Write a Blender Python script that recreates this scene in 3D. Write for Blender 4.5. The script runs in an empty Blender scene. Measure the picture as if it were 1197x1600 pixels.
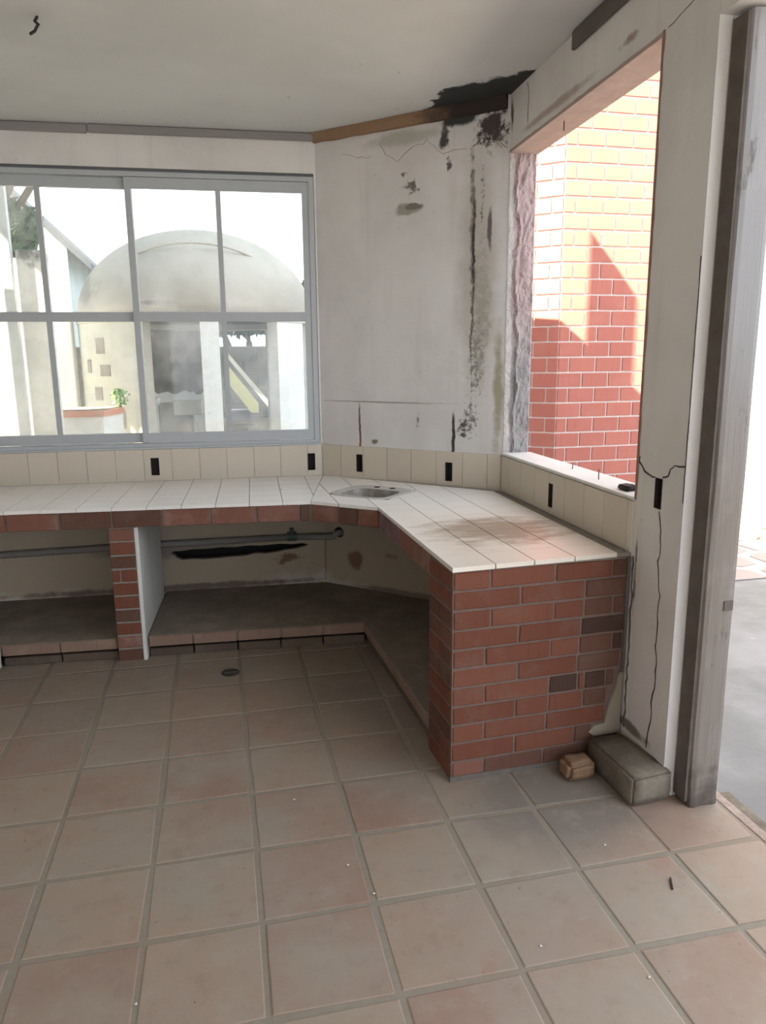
import bpy, bmesh, math, random
from mathutils import Vector, Matrix, noise as mnoise
random.seed(7)
SC = bpy.context.scene
COL = SC.collection
PI = math.pi
R = math.radians

# ------------------------------------------------------------------ camera
cam_d = bpy.data.cameras.new('camera')
cam = bpy.data.objects.new('camera', cam_d)
COL.objects.link(cam)
PITCH, ROLL, YAW, CAMH = 0.2030625, 0.0093374, 0.2195810, 1.5822
cy, sy = math.cos(YAW), math.sin(YAW)
fw = Vector((sy*math.cos(PITCH), cy*math.cos(PITCH), -math.sin(PITCH)))
rt = Vector((cy, -sy, 0)); dn = fw.cross(rt)
cr, sr = math.cos(ROLL), math.sin(ROLL)
right = cr*rt + sr*dn; down = -sr*rt + cr*dn
cam.matrix_world = Matrix(((right.x, -down.x, -fw.x, 0), (right.y, -down.y, -fw.y, 0),
                           (right.z, -down.z, -fw.z, CAMH), (0, 0, 0, 1)))
cam_d.sensor_fit = 'VERTICAL'; cam_d.sensor_height = 36
cam_d.lens = 36*1145.41/1600
cam_d.clip_start = 0.02
SC.camera = cam

# ------------------------------------------------------------------ sky, sun, exposure
w = bpy.data.worlds.new('sky'); SC.world = w; w.use_nodes = True
bg = w.node_tree.nodes['Background']
bg.inputs[0].default_value = (0.87, 0.96, 1.10, 1); bg.inputs[1].default_value = 2.5
SUN_TO = Vector((-.62, -.30, .73)).normalized()
sd = bpy.data.lights.new('sun', 'SUN'); sd.energy = 52; sd.angle = R(0.6); sd.color = (1, .88, .68)
sun = bpy.data.objects.new('sun', sd); COL.objects.link(sun)
sun.rotation_euler = SUN_TO.to_track_quat('Z', 'Y').to_euler(); sun.location = (-8, -4, 9)
SC.view_settings.view_transform = 'Standard'; SC.view_settings.look = 'None'
SC.view_settings.exposure = 0.35; SC.view_settings.gamma = 1
SC.view_settings.use_curve_mapping = False

# ------------------------------------------------------------------ node helpers
class G:
    def __init__(s, name, rough=.85, spec=.3):
        s.m = bpy.data.materials.new(name); s.m.use_nodes = True
        s.nt = s.m.node_tree; s.N = s.nt.nodes; s.L = s.nt.links
        s.b = s.N['Principled BSDF']
        s.b.inputs['Roughness'].default_value = rough
        s.b.inputs['Specular IOR Level'].default_value = spec
        s._c = None
    def put(s, sock, v):
        if hasattr(v, 'is_output'): s.L.new(v, sock)
        elif isinstance(v, (tuple, list)) and len(v) == 3 and sock.type == 'RGBA': sock.default_value = (*v, 1)
        else: sock.default_value = v
    def mt(s, op, *a, clamp=False):
        n = s.N.new('ShaderNodeMath'); n.operation = op; n.use_clamp = clamp
        for i, v in enumerate(a): s.put(n.inputs[i], v)
        return n.outputs[0]
    def obj(s):
        if s._c is None:
            s._c = s.N.new('ShaderNodeTexCoord').outputs['Object']
        return s._c
    def rnd(s):
        n = s.N.new('ShaderNodeObjectInfo'); return n.outputs['Random']
    def objr(s):                       # object coordinates shifted per object
        n = s.N.new('ShaderNodeVectorMath'); n.operation = 'ADD'
        s.L.new(s.obj(), n.inputs[0])
        c = s.N.new('ShaderNodeCombineXYZ'); r = s.mt('MULTIPLY', s.rnd(), 37.)
        s.L.new(r, c.inputs[0]); s.L.new(s.mt('MULTIPLY', r, 1.7), c.inputs[1]); s.L.new(r, c.inputs[2])
        s.L.new(c.outputs[0], n.inputs[1]); return n.outputs[0]
    def scl(s, vec, xyz):
        n = s.N.new('ShaderNodeVectorMath'); n.operation = 'MULTIPLY'
        s.L.new(vec, n.inputs[0]); n.inputs[1].default_value = xyz; return n.outputs[0]
    def xyz(s, vec=None):
        n = s.N.new('ShaderNodeSeparateXYZ'); s.L.new(vec or s.obj(), n.inputs[0]); return n.outputs
    def noise(s, scale, det=4, rough=.6, vec=None, dist=0.):
        n = s.N.new('ShaderNodeTexNoise'); s.L.new(vec or s.obj(), n.inputs['Vector'])
        n.inputs['Scale'].default_value = scale; n.inputs['Detail'].default_value = det
        n.inputs['Roughness'].default_value = rough; n.inputs['Distortion'].default_value = dist
        return n.outputs['Fac']
    def ss(s, x, lo, hi, a=0., b=1.):
        n = s.N.new('ShaderNodeMapRange'); n.interpolation_type = 'SMOOTHSTEP'
        s.put(n.inputs[0], x); n.inputs[1].default_value = lo; n.inputs[2].default_value = hi
        n.inputs[3].default_value = a; n.inputs[4].default_value = b
        return n.outputs[0]
    def mix(s, f, a, b):
        n = s.N.new('ShaderNodeMix'); n.data_type = 'RGBA'
        s.put(n.inputs[0], f); s.put(n.inputs[6], a); s.put(n.inputs[7], b)
        return n.outputs[2]
    def mul(s, *a):
        r = a[0]
        for v in a[1:]: r = s.mt('MULTIPLY', r, v)
        return r
    def band(s, x, c, hw):
        return s.ss(s.mt('ABSOLUTE', s.mt('SUBTRACT', x, c)), 0., hw, 1., 0.)
    def color(s, c): s.put(s.b.inputs['Base Color'], c)
    def bump(s, h, strength=.3, dist=.01):
        n = s.N.new('ShaderNodeBump'); n.inputs['Strength'].default_value = strength
        n.inputs['Distance'].default_value = dist; s.L.new(h, n.inputs['Height'])
        s.L.new(n.outputs[0], s.b.inputs['Normal'])

def flat(name, c, rough=.7, metal=0., var=.12, scale=20.):
    g = G(name, rough); n = g.noise(scale, 3, vec=g.objr())
    g.color(g.mix(n, tuple(v*(1-var) for v in c), tuple(min(1, v*(1+var)) for v in c)))
    g.b.inputs['Metallic'].default_value = metal
    return g.m

def plaster(name, c1=(.585, .56, .53), c2=(.67, .645, .615), stain_shade=(), speck=.5, bump=.25, wobble=0.):
    """stains: (cx, cz, half width, half height, colour, noise scale, amount, lo, hi) in object x / z"""
    g = G(name, .9, .2)
    big = g.noise(1.3, 4); col = g.mix(g.ss(big, .35, .65), c1, c2)
    x, y, z = g.xyz()
    x = g.mt('ADD', x, g.mul(g.mt('SUBTRACT', g.noise(3.2, 4, .7), .5), wobble)) if wobble else x
    fine = g.noise(34, 3, .7)
    col = g.mix(g.mul(g.ss(fine, .66, .74), speck), col, (.16, .14, .12))
    drip = g.noise(1., 4, .6, vec=g.scl(g.obj(), (9, 9, .7)))
    col = g.mix(g.mul(g.ss(drip, .5, .8), .28), col, (.40, .36, .30))
    for (cx, cz, hw, hh, sc, ns, am, lo, hi) in stain_shade:
        wob = g.noise(ns, 5, .65)
        m = g.mul(g.band(x, cx, hw), g.band(z, cz, hh))
        m = g.ss(g.mt('ADD', m, g.mt('MULTIPLY', g.mt('SUBTRACT', wob, .5), am)), lo, hi)
        m = g.mul(m, g.ss(g.mul(g.band(x, cx, hw*1.6), g.band(z, cz, hh*1.6)), 0., .12))
        col = g.mix(m, col, sc)
    g.color(col)
    g.bump(g.mt('ADD', g.noise(14, 5, .6), g.mul(fine, .4)), bump, .012)
    return g.m

def brickmat(name, c1, c2, dust=(.42, .34, .28), dustamt=.35):
    g = G(name, .88, .2); v = g.objr()
    r = g.rnd(); n = g.noise(9, 4, .6, vec=v)
    col = g.mix(g.mt('ADD', g.mt('MULTIPLY', r, .65), g.mt('MULTIPLY', n, .45)), c1, c2)
    st = g.noise(1., 3, vec=g.scl(v, (90, 90, 6)))
    col = g.mix(g.mul(g.ss(st, .5, .8), .3), col, tuple(k*.55 for k in c1))
    d = g.noise(5, 5, .65, vec=v)
    col = g.mix(g.mul(g.ss(d, .48, .72), dustamt), col, dust)
    g.color(col); g.bump(g.noise(60, 4, .7, vec=v), .35, .004)
    return g.m

# ------------------------------------------------------------------ materials
DARKM = (.035, .032, .03)
M = {}
M['wall_w'] = plaster('plaster_window_wall', stain_shade=[
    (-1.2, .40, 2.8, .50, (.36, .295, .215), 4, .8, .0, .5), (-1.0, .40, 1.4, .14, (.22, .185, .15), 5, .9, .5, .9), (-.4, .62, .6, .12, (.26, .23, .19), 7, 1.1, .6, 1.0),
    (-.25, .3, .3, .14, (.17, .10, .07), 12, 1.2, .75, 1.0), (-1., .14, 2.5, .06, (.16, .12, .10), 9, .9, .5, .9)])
M['wall_d'] = plaster('plaster_corner_wall', stain_shade=[
    (1.08, 2.05, .26, 1.2, (.47, .435, .38), 4, .8, .3, .9),
    (1.21, 1.40, .07, .80, (.34, .31, .22), 9, 1.1, .4, .95),
    (1.10, 1.85, .14, 1.1, (.36, .335, .28), 24, 1.6, .55, 1.05),
    (1.045, 2.28, .045, 1.0, (.20, .18, .15), 22, 1.5, .5, .95),
    (1.050, 2.15, .020, .75, (.06, .055, .047), 26, 1.5, .5, .9),
    (1.045, 1.70, .022, .85, (.12, .105, .085), 30, 1.8, .62, .95),
    (1.10, 2.45, .035, .45, (.17, .15, .125), 26, 1.8, .75, 1.05),
    (1.15, 2.28, .026, .22, (.15, .12, .115), 9, .8, .3, .8),
    (1.07, 1.60, .17, .75, (.26, .24, .20), 30, 2.0, .82, 1.1),
    (1.05, 1.25, .16, .32, (.20, .185, .15), 34, 2.0, .82, 1.1),
    (.95, 2.86, .26, .09, (.055, .055, .052), 10, 1.1, .45, .8),
    (.87, 2.78, .07, .15, (.075, .075, .07), 16, 1.4, .5, .85),
    (1.15, 2.78, .20, .24, (.08, .065, .06), 18, 1.9, .55, .85),
    (.90, 2.63, .05, .14, (.15, .125, .12), 26, 1.7, .7, 1.0),
    (.60, 2.81, .55, .09, (.43, .41, .355), 6, 1., .4, .9),
    (.645, 2.43, .19, .07, (.33, .295, .245), 9, 1.5, .45, .8),
    (.665, 2.44, .16, .04, (.19, .165, .135), 11, 1.5, .5, .8),
    (.66, 2.54, .13, .12, (.17, .15, .125), 24, 1.9, .75, 1.0),
    (.62, 2.62, .1, .06, (.2, .18, .15), 30, 1.9, .9, 1.1),
    (.292, 1.17, .017, .28, (.15, .10, .075), 12, .9, .3, .7),
    (.297, 1.07, .011, .10, (.33, .11, .06), 14, .5, .3, .7),
    (.94, 1.15, .018, .24, (.06, .05, .04), 12, .8, .25, .6),
    (1.0, 1.20, .12, .20, (.09, .08, .065), 22, 1.8, .8, 1.05),
    (.70, 1.22, .06, .2, (.22, .19, .15), 20, 1.7, .85, 1.1),
    (.40, 1.09, .07, .04, (.20, .17, .13), 18, 1.3, .65, .95),
    (.5, 1.335, .9, .012, (.42, .38, .33), 6, .7, .35, .9),
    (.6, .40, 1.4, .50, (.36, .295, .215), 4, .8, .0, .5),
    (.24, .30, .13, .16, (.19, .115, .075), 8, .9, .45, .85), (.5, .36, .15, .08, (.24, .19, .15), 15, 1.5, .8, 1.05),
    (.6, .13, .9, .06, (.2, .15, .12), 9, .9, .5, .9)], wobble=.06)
M['wall_r'] = plaster('plaster_right_wall', c1=(.635, .60, .56), c2=(.71, .675, .635), stain_shade=[
    (.02, 2.82, .07, .22, (.20, .16, .14), 11, 1.2, .6, 1.0), (.03, 2.80, .035, .2, (.10, .075, .07), 14, 1.3, .7, 1.0),
    (.55, 2.70, .9, .05, (.44, .35, .31), 7, 1., .5, .95), (1.2, 2.72, .2, .06, (.36, .27, .24), 14, 1.3, .7, 1.0),
    (1.46, .78, .025, .5, (.22, .18, .15), 14, 1.2, .6, 1.0), (1.5, .15, .3, .06, (.2, .17, .14), 10, 1., .5, .9)])
M['wall_plain'] = plaster('plaster_plain')
M['white_paint'] = plaster('plaster_white_side', (.60, .58, .53), (.68, .66, .61))

g = G('ceiling_plaster', .92, .2)                                # ceiling with mould along the corner wall
x, y, z = g.xyz()
big = g.noise(1.1, 3); col = g.mix(g.ss(big, .35, .65), (.56, .555, .54), (.62, .615, .60))
sp = g.noise(16, 2); col = g.mix(g.mul(g.ss(sp, .74, .78), .5), col, (.25, .22, .19))
# distance from the corner-wall line and position along it
ca, sa = math.cos(R(-43.36)), math.sin(R(-43.36))
lx = g.mt('ADD', g.mt('MULTIPLY', g.mt('SUBTRACT', x, .658), ca), g.mt('MULTIPLY', g.mt('SUBTRACT', y, 4.748), sa))
ly = g.mt('ADD', g.mt('MULTIPLY', g.mt('SUBTRACT', x, .658), sa), g.mt('MULTIPLY', g.mt('SUBTRACT', y, 4.748), -ca))
wob = g.mt('MULTIPLY', g.mt('SUBTRACT', g.noise(9, 6, .7), .5), .16)
reach = g.ss(g.mt('ADD', lx, g.mul(g.mt('SUBTRACT', g.noise(5, 5, .7), .5), .35)), .70, 1.02, .0, .26)
d = g.mt('SUBTRACT', g.mt('ADD', reach, wob), ly)
m1 = g.mul(g.ss(d, .0, .03), g.ss(lx, .6, .8))
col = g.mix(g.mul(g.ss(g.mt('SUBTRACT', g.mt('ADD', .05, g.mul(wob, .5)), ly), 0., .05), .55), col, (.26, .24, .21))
col = g.mix(m1, col, (.045, .045, .043))
g.color(col); g.bump(g.noise(9, 5), .2, .01); M['ceiling'] = g.m

g = G('terracotta_tile', .68, .3); v = g.objr()                 # floor tile, dust lies across tiles and joints
def wpos(g): return g.N.new('ShaderNodeNewGeometry').outputs['Position']
wp_ = wpos(g); r = g.rnd(); n = g.noise(5, 5, .62, vec=v)
col = g.mix(g.ss(g.mt('ADD', g.mt('MULTIPLY', r, .6), g.mt('MULTIPLY', n, .6)), .3, .85), (.275, .165, .12), (.325, .235, .17))
dust = g.noise(1.7, 7, .62, vec=wp_); col = g.mix(g.ss(dust, .32, .62, .1, .9), col, (.305, .25, .195))
rd = g.noise(6, 5, .65, vec=v); col = g.mix(g.mul(g.ss(rd, .56, .74), .45), col, (.31, .165, .12))
gy = g.noise(3.3, 5, .6, vec=wp_); col = g.mix(g.mul(g.ss(gy, .55, .75), .5), col, (.30, .275, .23))
wx, wy, wz = g.xyz(wp_)
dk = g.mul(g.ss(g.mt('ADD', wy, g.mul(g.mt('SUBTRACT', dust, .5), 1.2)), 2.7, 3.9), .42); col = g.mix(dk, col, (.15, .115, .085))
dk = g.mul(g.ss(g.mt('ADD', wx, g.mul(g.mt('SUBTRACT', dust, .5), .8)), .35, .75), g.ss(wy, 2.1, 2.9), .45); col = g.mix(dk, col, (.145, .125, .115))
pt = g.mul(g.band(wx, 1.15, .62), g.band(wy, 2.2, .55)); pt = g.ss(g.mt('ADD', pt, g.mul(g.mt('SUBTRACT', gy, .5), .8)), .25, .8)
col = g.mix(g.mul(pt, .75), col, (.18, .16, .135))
bl = g.noise(11, 6, .7, vec=wp_); col = g.mix(g.mul(g.ss(bl, .52, .70), .30), col, (.19, .13, .095)); col = g.mix(g.mul(g.ss(bl, .48, .30), .3), col, (.36, .31, .25))
sp = g.noise(45, 2, vec=v); col = g.mix(g.mul(g.ss(sp, .72, .77), .6), col, (.12, .09, .07))
g.color(col); g.bump(g.noise(25, 4, vec=v), .15, .004); M['tile'] = g.m
g = G('floor_grout', .95, .1); n = g.noise(30, 4); big = g.noise(2.2, 5)
c = g.mix(n, (.23, .195, .15), (.305, .265, .21)); c = g.mix(g.ss(big, .45, .65), c, (.27, .215, .165))
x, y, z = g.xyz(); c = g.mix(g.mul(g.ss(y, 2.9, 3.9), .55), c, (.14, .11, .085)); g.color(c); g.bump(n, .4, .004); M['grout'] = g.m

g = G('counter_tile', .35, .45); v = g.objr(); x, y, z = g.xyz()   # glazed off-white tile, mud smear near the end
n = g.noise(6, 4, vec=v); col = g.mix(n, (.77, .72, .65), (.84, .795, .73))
dust_light = g.mul(g.ss(y, 3.95, 2.9), g.ss(x, .72, .9)); col = g.mix(g.mul(dust_light, .8), col, (.74, .645, .525))  # cream dust plus warm light painted in along the right leg
sm = g.noise(1., 5, .65, vec=g.scl(g.obj(), (6, 15, 1)))
mk = g.mul(g.band(x, 1.17, .62), g.band(y, 2.95, .50))
col = g.mix(g.mul(g.ss(g.mt('ADD', mk, g.mt('MULTIPLY', g.mt('SUBTRACT', sm, .5), 1.6)), .30, .90), .85), col, (.28, .195, .125))
mk2 = g.ss(x, 1.40, 1.53)
col = g.mix(g.mul(g.ss(g.mt('ADD', mk2, g.mt('MULTIPLY', g.mt('SUBTRACT', sm, .5), 1.2)), .5, 1.1), .6, g.ss(y, 3.9, 3.6)), col, (.33, .28, .22))
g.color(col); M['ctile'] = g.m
g = G('wall_tile_beige', .45, .4); v = g.objr()
n = g.noise(4, 4, vec=v); r = g.rnd()
g.color(g.mix(g.mt('ADD', g.mul(n, .6), g.mul(r, .4)), (.52, .45, .355), (.60, .53, .43))); M['wtile'] = g.m
M['mortar'] = flat('mortar_grey', (.25, .215, .18), .95, var=.25, scale=30)
M['mortar_red'] = flat('mortar_reddish', (.155, .105, .085), .95, var=.25, scale=30)
M['mortar_dark'] = flat('mortar_dark', (.13, .11, .095), .95, var=.3, scale=30)
M['brick'] = brickmat('red_brick', (.135, .047, .028), (.185, .07, .043), (.18, .11, .08), .45)
M['brick_dark'] = brickmat('dark_fired_brick', (.058, .032, .024), (.078, .042, .03), (.14, .085, .065), .3)
M['brick_mid'] = brickmat('brown_brick', (.098, .048, .033), (.13, .062, .042), (.145, .10, .078), .5)
M['brick_edge'] = brickmat('edge_brick', (.17, .066, .046), (.22, .105, .074), (.30, .22, .175), .5)
M['brick_purple'] = brickmat('purple_brick', (.15, .085, .085), (.22, .12, .11), (.30, .24, .22), .5)
M['brick_tan'] = brickmat('loose_tan_brick', (.20, .118, .068), (.24, .145, .085), (.27, .185, .12), .4)
M['brick_shelf'] = brickmat('dusty_shelf_brick', (.20, .125, .09), (.25, .165, .12), (.29, .225, .165), .6)
M['brick_plinth'] = brickmat('dark_plinth_brick', (.085, .06, .045), (.12, .085, .062), (.15, .115, .09), .6)
M['brick_out'] = brickmat('outdoor_red_block', (.34, .115, .09), (.385, .14, .105), (.42, .2, .16), .25)
M['grout_white'] = flat('white_joint', (.62, .52, .48), .9, var=.1)
M['patch'] = plaster('dirty_plaster_patch', (.23, .19, .145), (.30, .25, .195))
g = G('grey_concrete', .92, .2); v = g.objr(); n = g.noise(6, 6, .65, vec=v); f = g.noise(60, 4, .7, vec=v)
g.color(g.mix(g.ss(g.mt('ADD', g.mul(n, .8), g.mul(f, .3)), .35, .8), (.115, .095, .072), (.235, .20, .152))); g.bump(f, .5, .006); M['concrete'] = g.m
g = G('shelf_concrete', .92, .2); n = g.noise(5, 6, .65); f = g.noise(50, 4, .7)
g.color(g.mix(g.ss(g.mt('ADD', g.mul(n, .8), g.mul(f, .2)), .35, .75), (.19, .155, .12), (.30, .25, .20))); g.bump(f, .3, .004); M['shelf'] = g.m
g = G('rough_render', .92, .25); n = g.noise(9, 6, .65); f = g.noise(40, 4, .7); x, y, z = g.xyz()
lo = g.mix(n, (.20, .185, .18), (.33, .31, .30)); hi = g.mix(n, (.33, .235, .225), (.45, .345, .33))
c = g.mix(g.ss(g.mt('ADD', z, g.mul(n, .5)), 1.7, 2.3), lo, hi)
xw = g.mt('ADD', x, g.mul(g.mt('SUBTRACT', g.noise(7, 4), .5), .09)); c = g.mix(g.ss(xw, 1.592, 1.606), (.46, .42, .39), c)
g.color(c); g.bump(g.mt('ADD', f, g.mul(g.noise(16, 3, .5, dist=1.5), 2.)), .8, .010); M['render'] = g.m
g = G('beam_grey', .9, .2); n = g.noise(1., 4, vec=g.scl(g.obj(), (2, 12, 12)))
g.color(g.mix(n, (.20, .185, .175), (.30, .285, .275))); g.bump(n, .4, .01); M['beam_grey'] = g.m
g = G('beam_brown', .9, .2); n = g.noise(1., 4, vec=g.scl(g.obj(), (4, 18, 18))); x, y, z = g.xyz()
c = g.mix(n, (.20, .115, .065), (.34, .22, .14)); c = g.mix(g.ss(g.mt('ADD', x, g.mul(g.mt('SUBTRACT', g.noise(8), .5), .5)), .66, .95), c, (.045, .034, .03))
g.color(c); g.bump(n, .6, .015); M['beam_brown'] = g.m
g = G('beam_dark', .9, .2); n = g.noise(1., 4, vec=g.scl(g.obj(), (4, 18, 18)))
g.color(g.mix(n, (.09, .078, .068), (.17, .15, .13))); g.bump(n, .5, .01); M['beam_dark'] = g.m
g = G('weathered_wood', .88, .2); gr = g.noise(1., 6, .65, vec=g.scl(g.obj(), (55, 55, 2.2)), dist=.6); n = g.noise(4, 5, .6); x, y, z = g.xyz()
c = g.mix(gr, (.155, .128, .105), (.26, .225, .19)); c = g.mix(g.ss(n, .5, .72, 0., .7), c, (.30, .265, .23)); c = g.mix(g.mul(g.ss(z, 1.0, 1.9), .75), c, (.32, .315, .32))  # paler blue-grey upwards paints haze into the post
wz = g.mt('ADD', z, g.mul(g.mt('SUBTRACT', g.noise(11, 5), .5), .55))
c = g.mix(g.mul(g.ss(wz, .22, -.02), .8), c, (.07, .055, .045))
c = g.mix(g.mul(g.ss(g.noise(1., 5, .7, vec=g.scl(g.obj(), (14, 14, 4))), .58, .70), .7), c, (.09, .075, .062))
g.color(c); g.bump(gr, .45, .006); M['wood'] = g.m
M['alu'] = flat('painted_aluminium', (.42, .435, .44), .38, var=.05)
M['gap_shade'] = flat('frame_gap_shade', (.12, .125, .13), .6)  # dark tone for the shaded gap over the window frame
M['box'] = flat('rusty_steel_box', (.035, .028, .025), .8, var=.4)
M['black'] = flat('hole_shade', (.012, .011, .010), .9)  # near-black colour standing for the shade inside holes
M['crack_soft'] = flat('hairline_crack', (.23, .20, .165), .95)
M['crack'] = flat('crack_shadow', (.07, .055, .045), .95)
M['pipe'] = flat('grey_pvc_pipe', (.21, .19, .17), .6, var=.2)
M['pipe_green'] = flat('green_valve', (.06, .085, .065), .6, var=.3)
M['sink'] = flat('dusty_enamel', (.50, .475, .42), .5, var=.12, scale=9)
g = G('sink_bowl', .6, .4); n = g.noise(12, 5, .6); g.color(g.mix(g.ss(n, .4, .65), (.22, .20, .165), (.36, .34, .295))); M['bowl'] = g.m
M['drain'] = flat('drain_iron', (.06, .05, .042), .6, metal=.3, var=.4)
M['rust'] = flat('rusty_wire', (.10, .055, .04), .9)
g = G('glass_dirty', .1)                                          # thin clear pane with a film of dust
for nd in list(g.N):
    if nd.type == 'BSDF_PRINCIPLED': g.N.remove(nd)
tr = g.N.new('ShaderNodeBsdfTransparent'); tr.inputs[0].default_value = (.93, .96, .95, 1)
gl = g.N.new('ShaderNodeBsdfGlossy'); gl.inputs['Roughness'].default_value = .03
df = g.N.new('ShaderNodeBsdfTranslucent'); df.inputs[0].default_value = (.72, .72, .70, 1)
n = g.noise(3.2, 6, .62, vec=g.objr()); f = g.noise(26, 3, .6, vec=g.objr())
fac = g.mt('ADD', g.ss(n, .35, .8, .05, .34), g.ss(f, .68, .76, 0., .25))
a = g.N.new('ShaderNodeMixShader'); g.L.new(fac, a.inputs[0]); g.L.new(tr.outputs[0], a.inputs[1]); g.L.new(df.outputs[0], a.inputs[2])
fr = g.N.new('ShaderNodeFresnel'); fr.inputs[0].default_value = 1.45
b2 = g.N.new('ShaderNodeMixShader'); g.L.new(g.mul(fr.outputs[0], .6), b2.inputs[0]); g.L.new(a.outputs[0], b2.inputs[1]); g.L.new(gl.outputs[0], b2.inputs[2])
g.L.new(b2.outputs[0], g.N['Material Output'].inputs[0]); M['glass'] = g.m
# outdoors
M['dome'] = plaster('dome_render', (.36, .325, .28), (.44, .405, .35), speck=.35, stain_shade=[(-1.0, 2.3, .28, .5, (.22, .20, .18), 9, 1.4, .5, 1.), (-.3, 2.15, .5, .06, (.22, .2, .18), 9, 1.5, .6, 1.)])
M['cream'] = plaster('cream_render', (.46, .435, .37), (.56, .53, .46), speck=.3)
M['white_out'] = plaster('outdoor_whitewash', (.70, .70, .68), (.80, .80, .78), speck=.2, stain_shade=[])
M['white_post'] = plaster('mouldy_white_post', (.66, .64, .60), (.78, .76, .72), speck=.4, stain_shade=[(0, 2.5, .4, .42, (.13, .135, .12), 9, 1.2, .6, .95)])
M['back_shade'] = plaster('shade_dark_render', (.055, .053, .052), (.085, .082, .08), speck=.2)  # dark plaster with the kiosk's interior shade put into its colour
M['bluewhite'] = plaster('bluish_limewash', (.36, .44, .46), (.46, .52, .54), speck=.2, stain_shade=[(-2.2, 3.5, .5, .5, (.16, .2, .2), 3, 1.2, .6, 1.0), (-2.1, 2.9, .4, .5, (.26, .30, .31), 5, 1.2, .6, 1.0)])  # dark patches paint the gable's shade pattern into the limewash
M['garden_block'] = brickmat('garden_block', (.045, .05, .042), (.075, .08, .068), (.10, .105, .09), .5)
M['yellow'] = flat('yellow_paint', (.62, .58, .26), .6)
M['paleboard'] = flat('pale_board', (.55, .52, .42), .7)
M['slate'] = flat('dark_slate', (.055, .06, .075), .7, var=.3)
M['red_edge'] = flat('orange_edge_tile', (.52, .17, .09), .6)
M['leaf'] = flat('dark_leaves', (.045, .085, .04), .6, var=.5, scale=3)
M['leaf_light'] = flat('light_leaves', (.20, .36, .10), .6, var=.3, scale=6)
M['bark'] = flat('bark', (.14, .11, .085), .9, var=.3)
g = G('courtyard_cement', .8, .3); n = g.noise(1.2, 6, .6); x, y, z = g.xyz(); f = g.noise(3.1, 5, .7)
c = g.mix(g.ss(n, .38, .62), (.17, .168, .16), (.25, .245, .235)); c = g.mix(g.ss(f, .66, .70, 0., .8), c, (.62, .61, .58))
g.color(c); g.bump(g.noise(14, 5), .3, .01); M['cement'] = g.m
g = G('flagstone', .8, .3); v = g.objr(); r = g.rnd(); n = g.noise(5, 4, vec=v)
g.color(g.mix(g.mt('ADD', g.mul(r, .7), g.mul(n, .4)), (.30, .215, .19), (.36, .32, .295))); M['flag'] = g.m
g = G('garden_soil', .95, .1); n = g.noise(2, 6); g.color(g.mix(n, (.20, .19, .15), (.32, .30, .25))); M['soil'] = g.m

# ------------------------------------------------------------------ mesh helpers
def link(name, me, mat=None, parent=None, mw=None):
    o = bpy.data.objects.new(name, me); COL.objects.link(o)
    if parent: o.parent = parent
    if mw is not None: o.matrix_local = mw
    if mat is not None and me and not me.materials: me.materials.append(mat)
    return o
def obj(name, bm, mat, parent=None, mw=None, smooth=False):
    bmesh.ops.recalc_face_normals(bm, faces=bm.faces)
    me = bpy.data.meshes.new(name); bm.to_mesh(me); bm.free()
    if smooth:
        for p in me.polygons: p.use_smooth = True
    return link(name, me, mat, parent, mw)
def empty(name, loc=(0, 0, 0), rz=0.):
    o = bpy.data.objects.new(name, None); COL.objects.link(o); o.location = loc; o.rotation_euler = (0, 0, rz)
    o.empty_display_size = .1; return o
def tag(o, label, cat, group=None):
    o['label'] = label; o['category'] = cat
    if group: o['group'] = group
    return o
def struct(o, label=None):
    o['kind'] = 'structure'
    if label: o['label'] = label
    return o
def box(bm, x0, x1, y0, y1, z0, z1, bev=0., jit=0.):
    vs = [bm.verts.new((x + random.uniform(-jit, jit), y + random.uniform(-jit, jit), z + random.uniform(-jit, jit)))
          for x in (x0, x1) for y in (y0, y1) for z in (z0, z1)]
    fs = [bm.faces.new([vs[i] for i in q]) for q in ((0, 1, 3, 2), (4, 6, 7, 5), (0, 4, 5, 1), (2, 3, 7, 6), (0, 2, 6, 4), (1, 5, 7, 3))]
    if bev:
        es = list({e for f in fs for e in f.edges})
        bmesh.ops.bevel(bm, geom=es, offset=bev, segments=1, affect='EDGES')
    return vs
def boxo(name, dims, mat, parent=None, mw=None, bev=0., jit=0.):
    bm = bmesh.new(); box(bm, *dims, bev, jit); return obj(name, bm, mat, parent, mw)
CACHE = {}
def piece(name, sx, sy, sz, mat, parent, pos, bev=.004, rz=0., jit=.0012, nvar=3):
    """one brick or tile (own object, shared mesh), its lowest front-left corner at pos"""
    key = (name, round(sx, 3), round(sy, 3), round(sz, 3), mat.name, random.randrange(nvar))
    me = CACHE.get(key)
    if me is None:
        bm = bmesh.new(); box(bm, -sx/2, sx/2, -sy/2, sy/2, -sz/2, sz/2, bev, jit)
        bmesh.ops.recalc_face_normals(bm, faces=bm.faces)
        me = bpy.data.meshes.new(name); bm.to_mesh(me); bm.free(); me.materials.append(mat); CACHE[key] = me
    c = Vector((sx/2, sy/2, sz/2)); c.rotate(Matrix.Rotation(rz, 3, 'Z'))
    mw = Matrix.Translation(Vector(pos) + c) @ Matrix.Rotation(rz, 4, 'Z')
    return link(name, me, None, parent, mw)
def prism(bm, poly, z0, z1):
    lo = [bm.verts.new((p[0], p[1], z0)) for p in poly]; hi = [bm.verts.new((p[0], p[1], z1)) for p in poly]
    n = len(poly)
    bm.faces.new(lo); bm.faces.new(hi)
    for i in range(n): bm.faces.new((lo[i], lo[(i+1) % n], hi[(i+1) % n], hi[i]))
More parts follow.
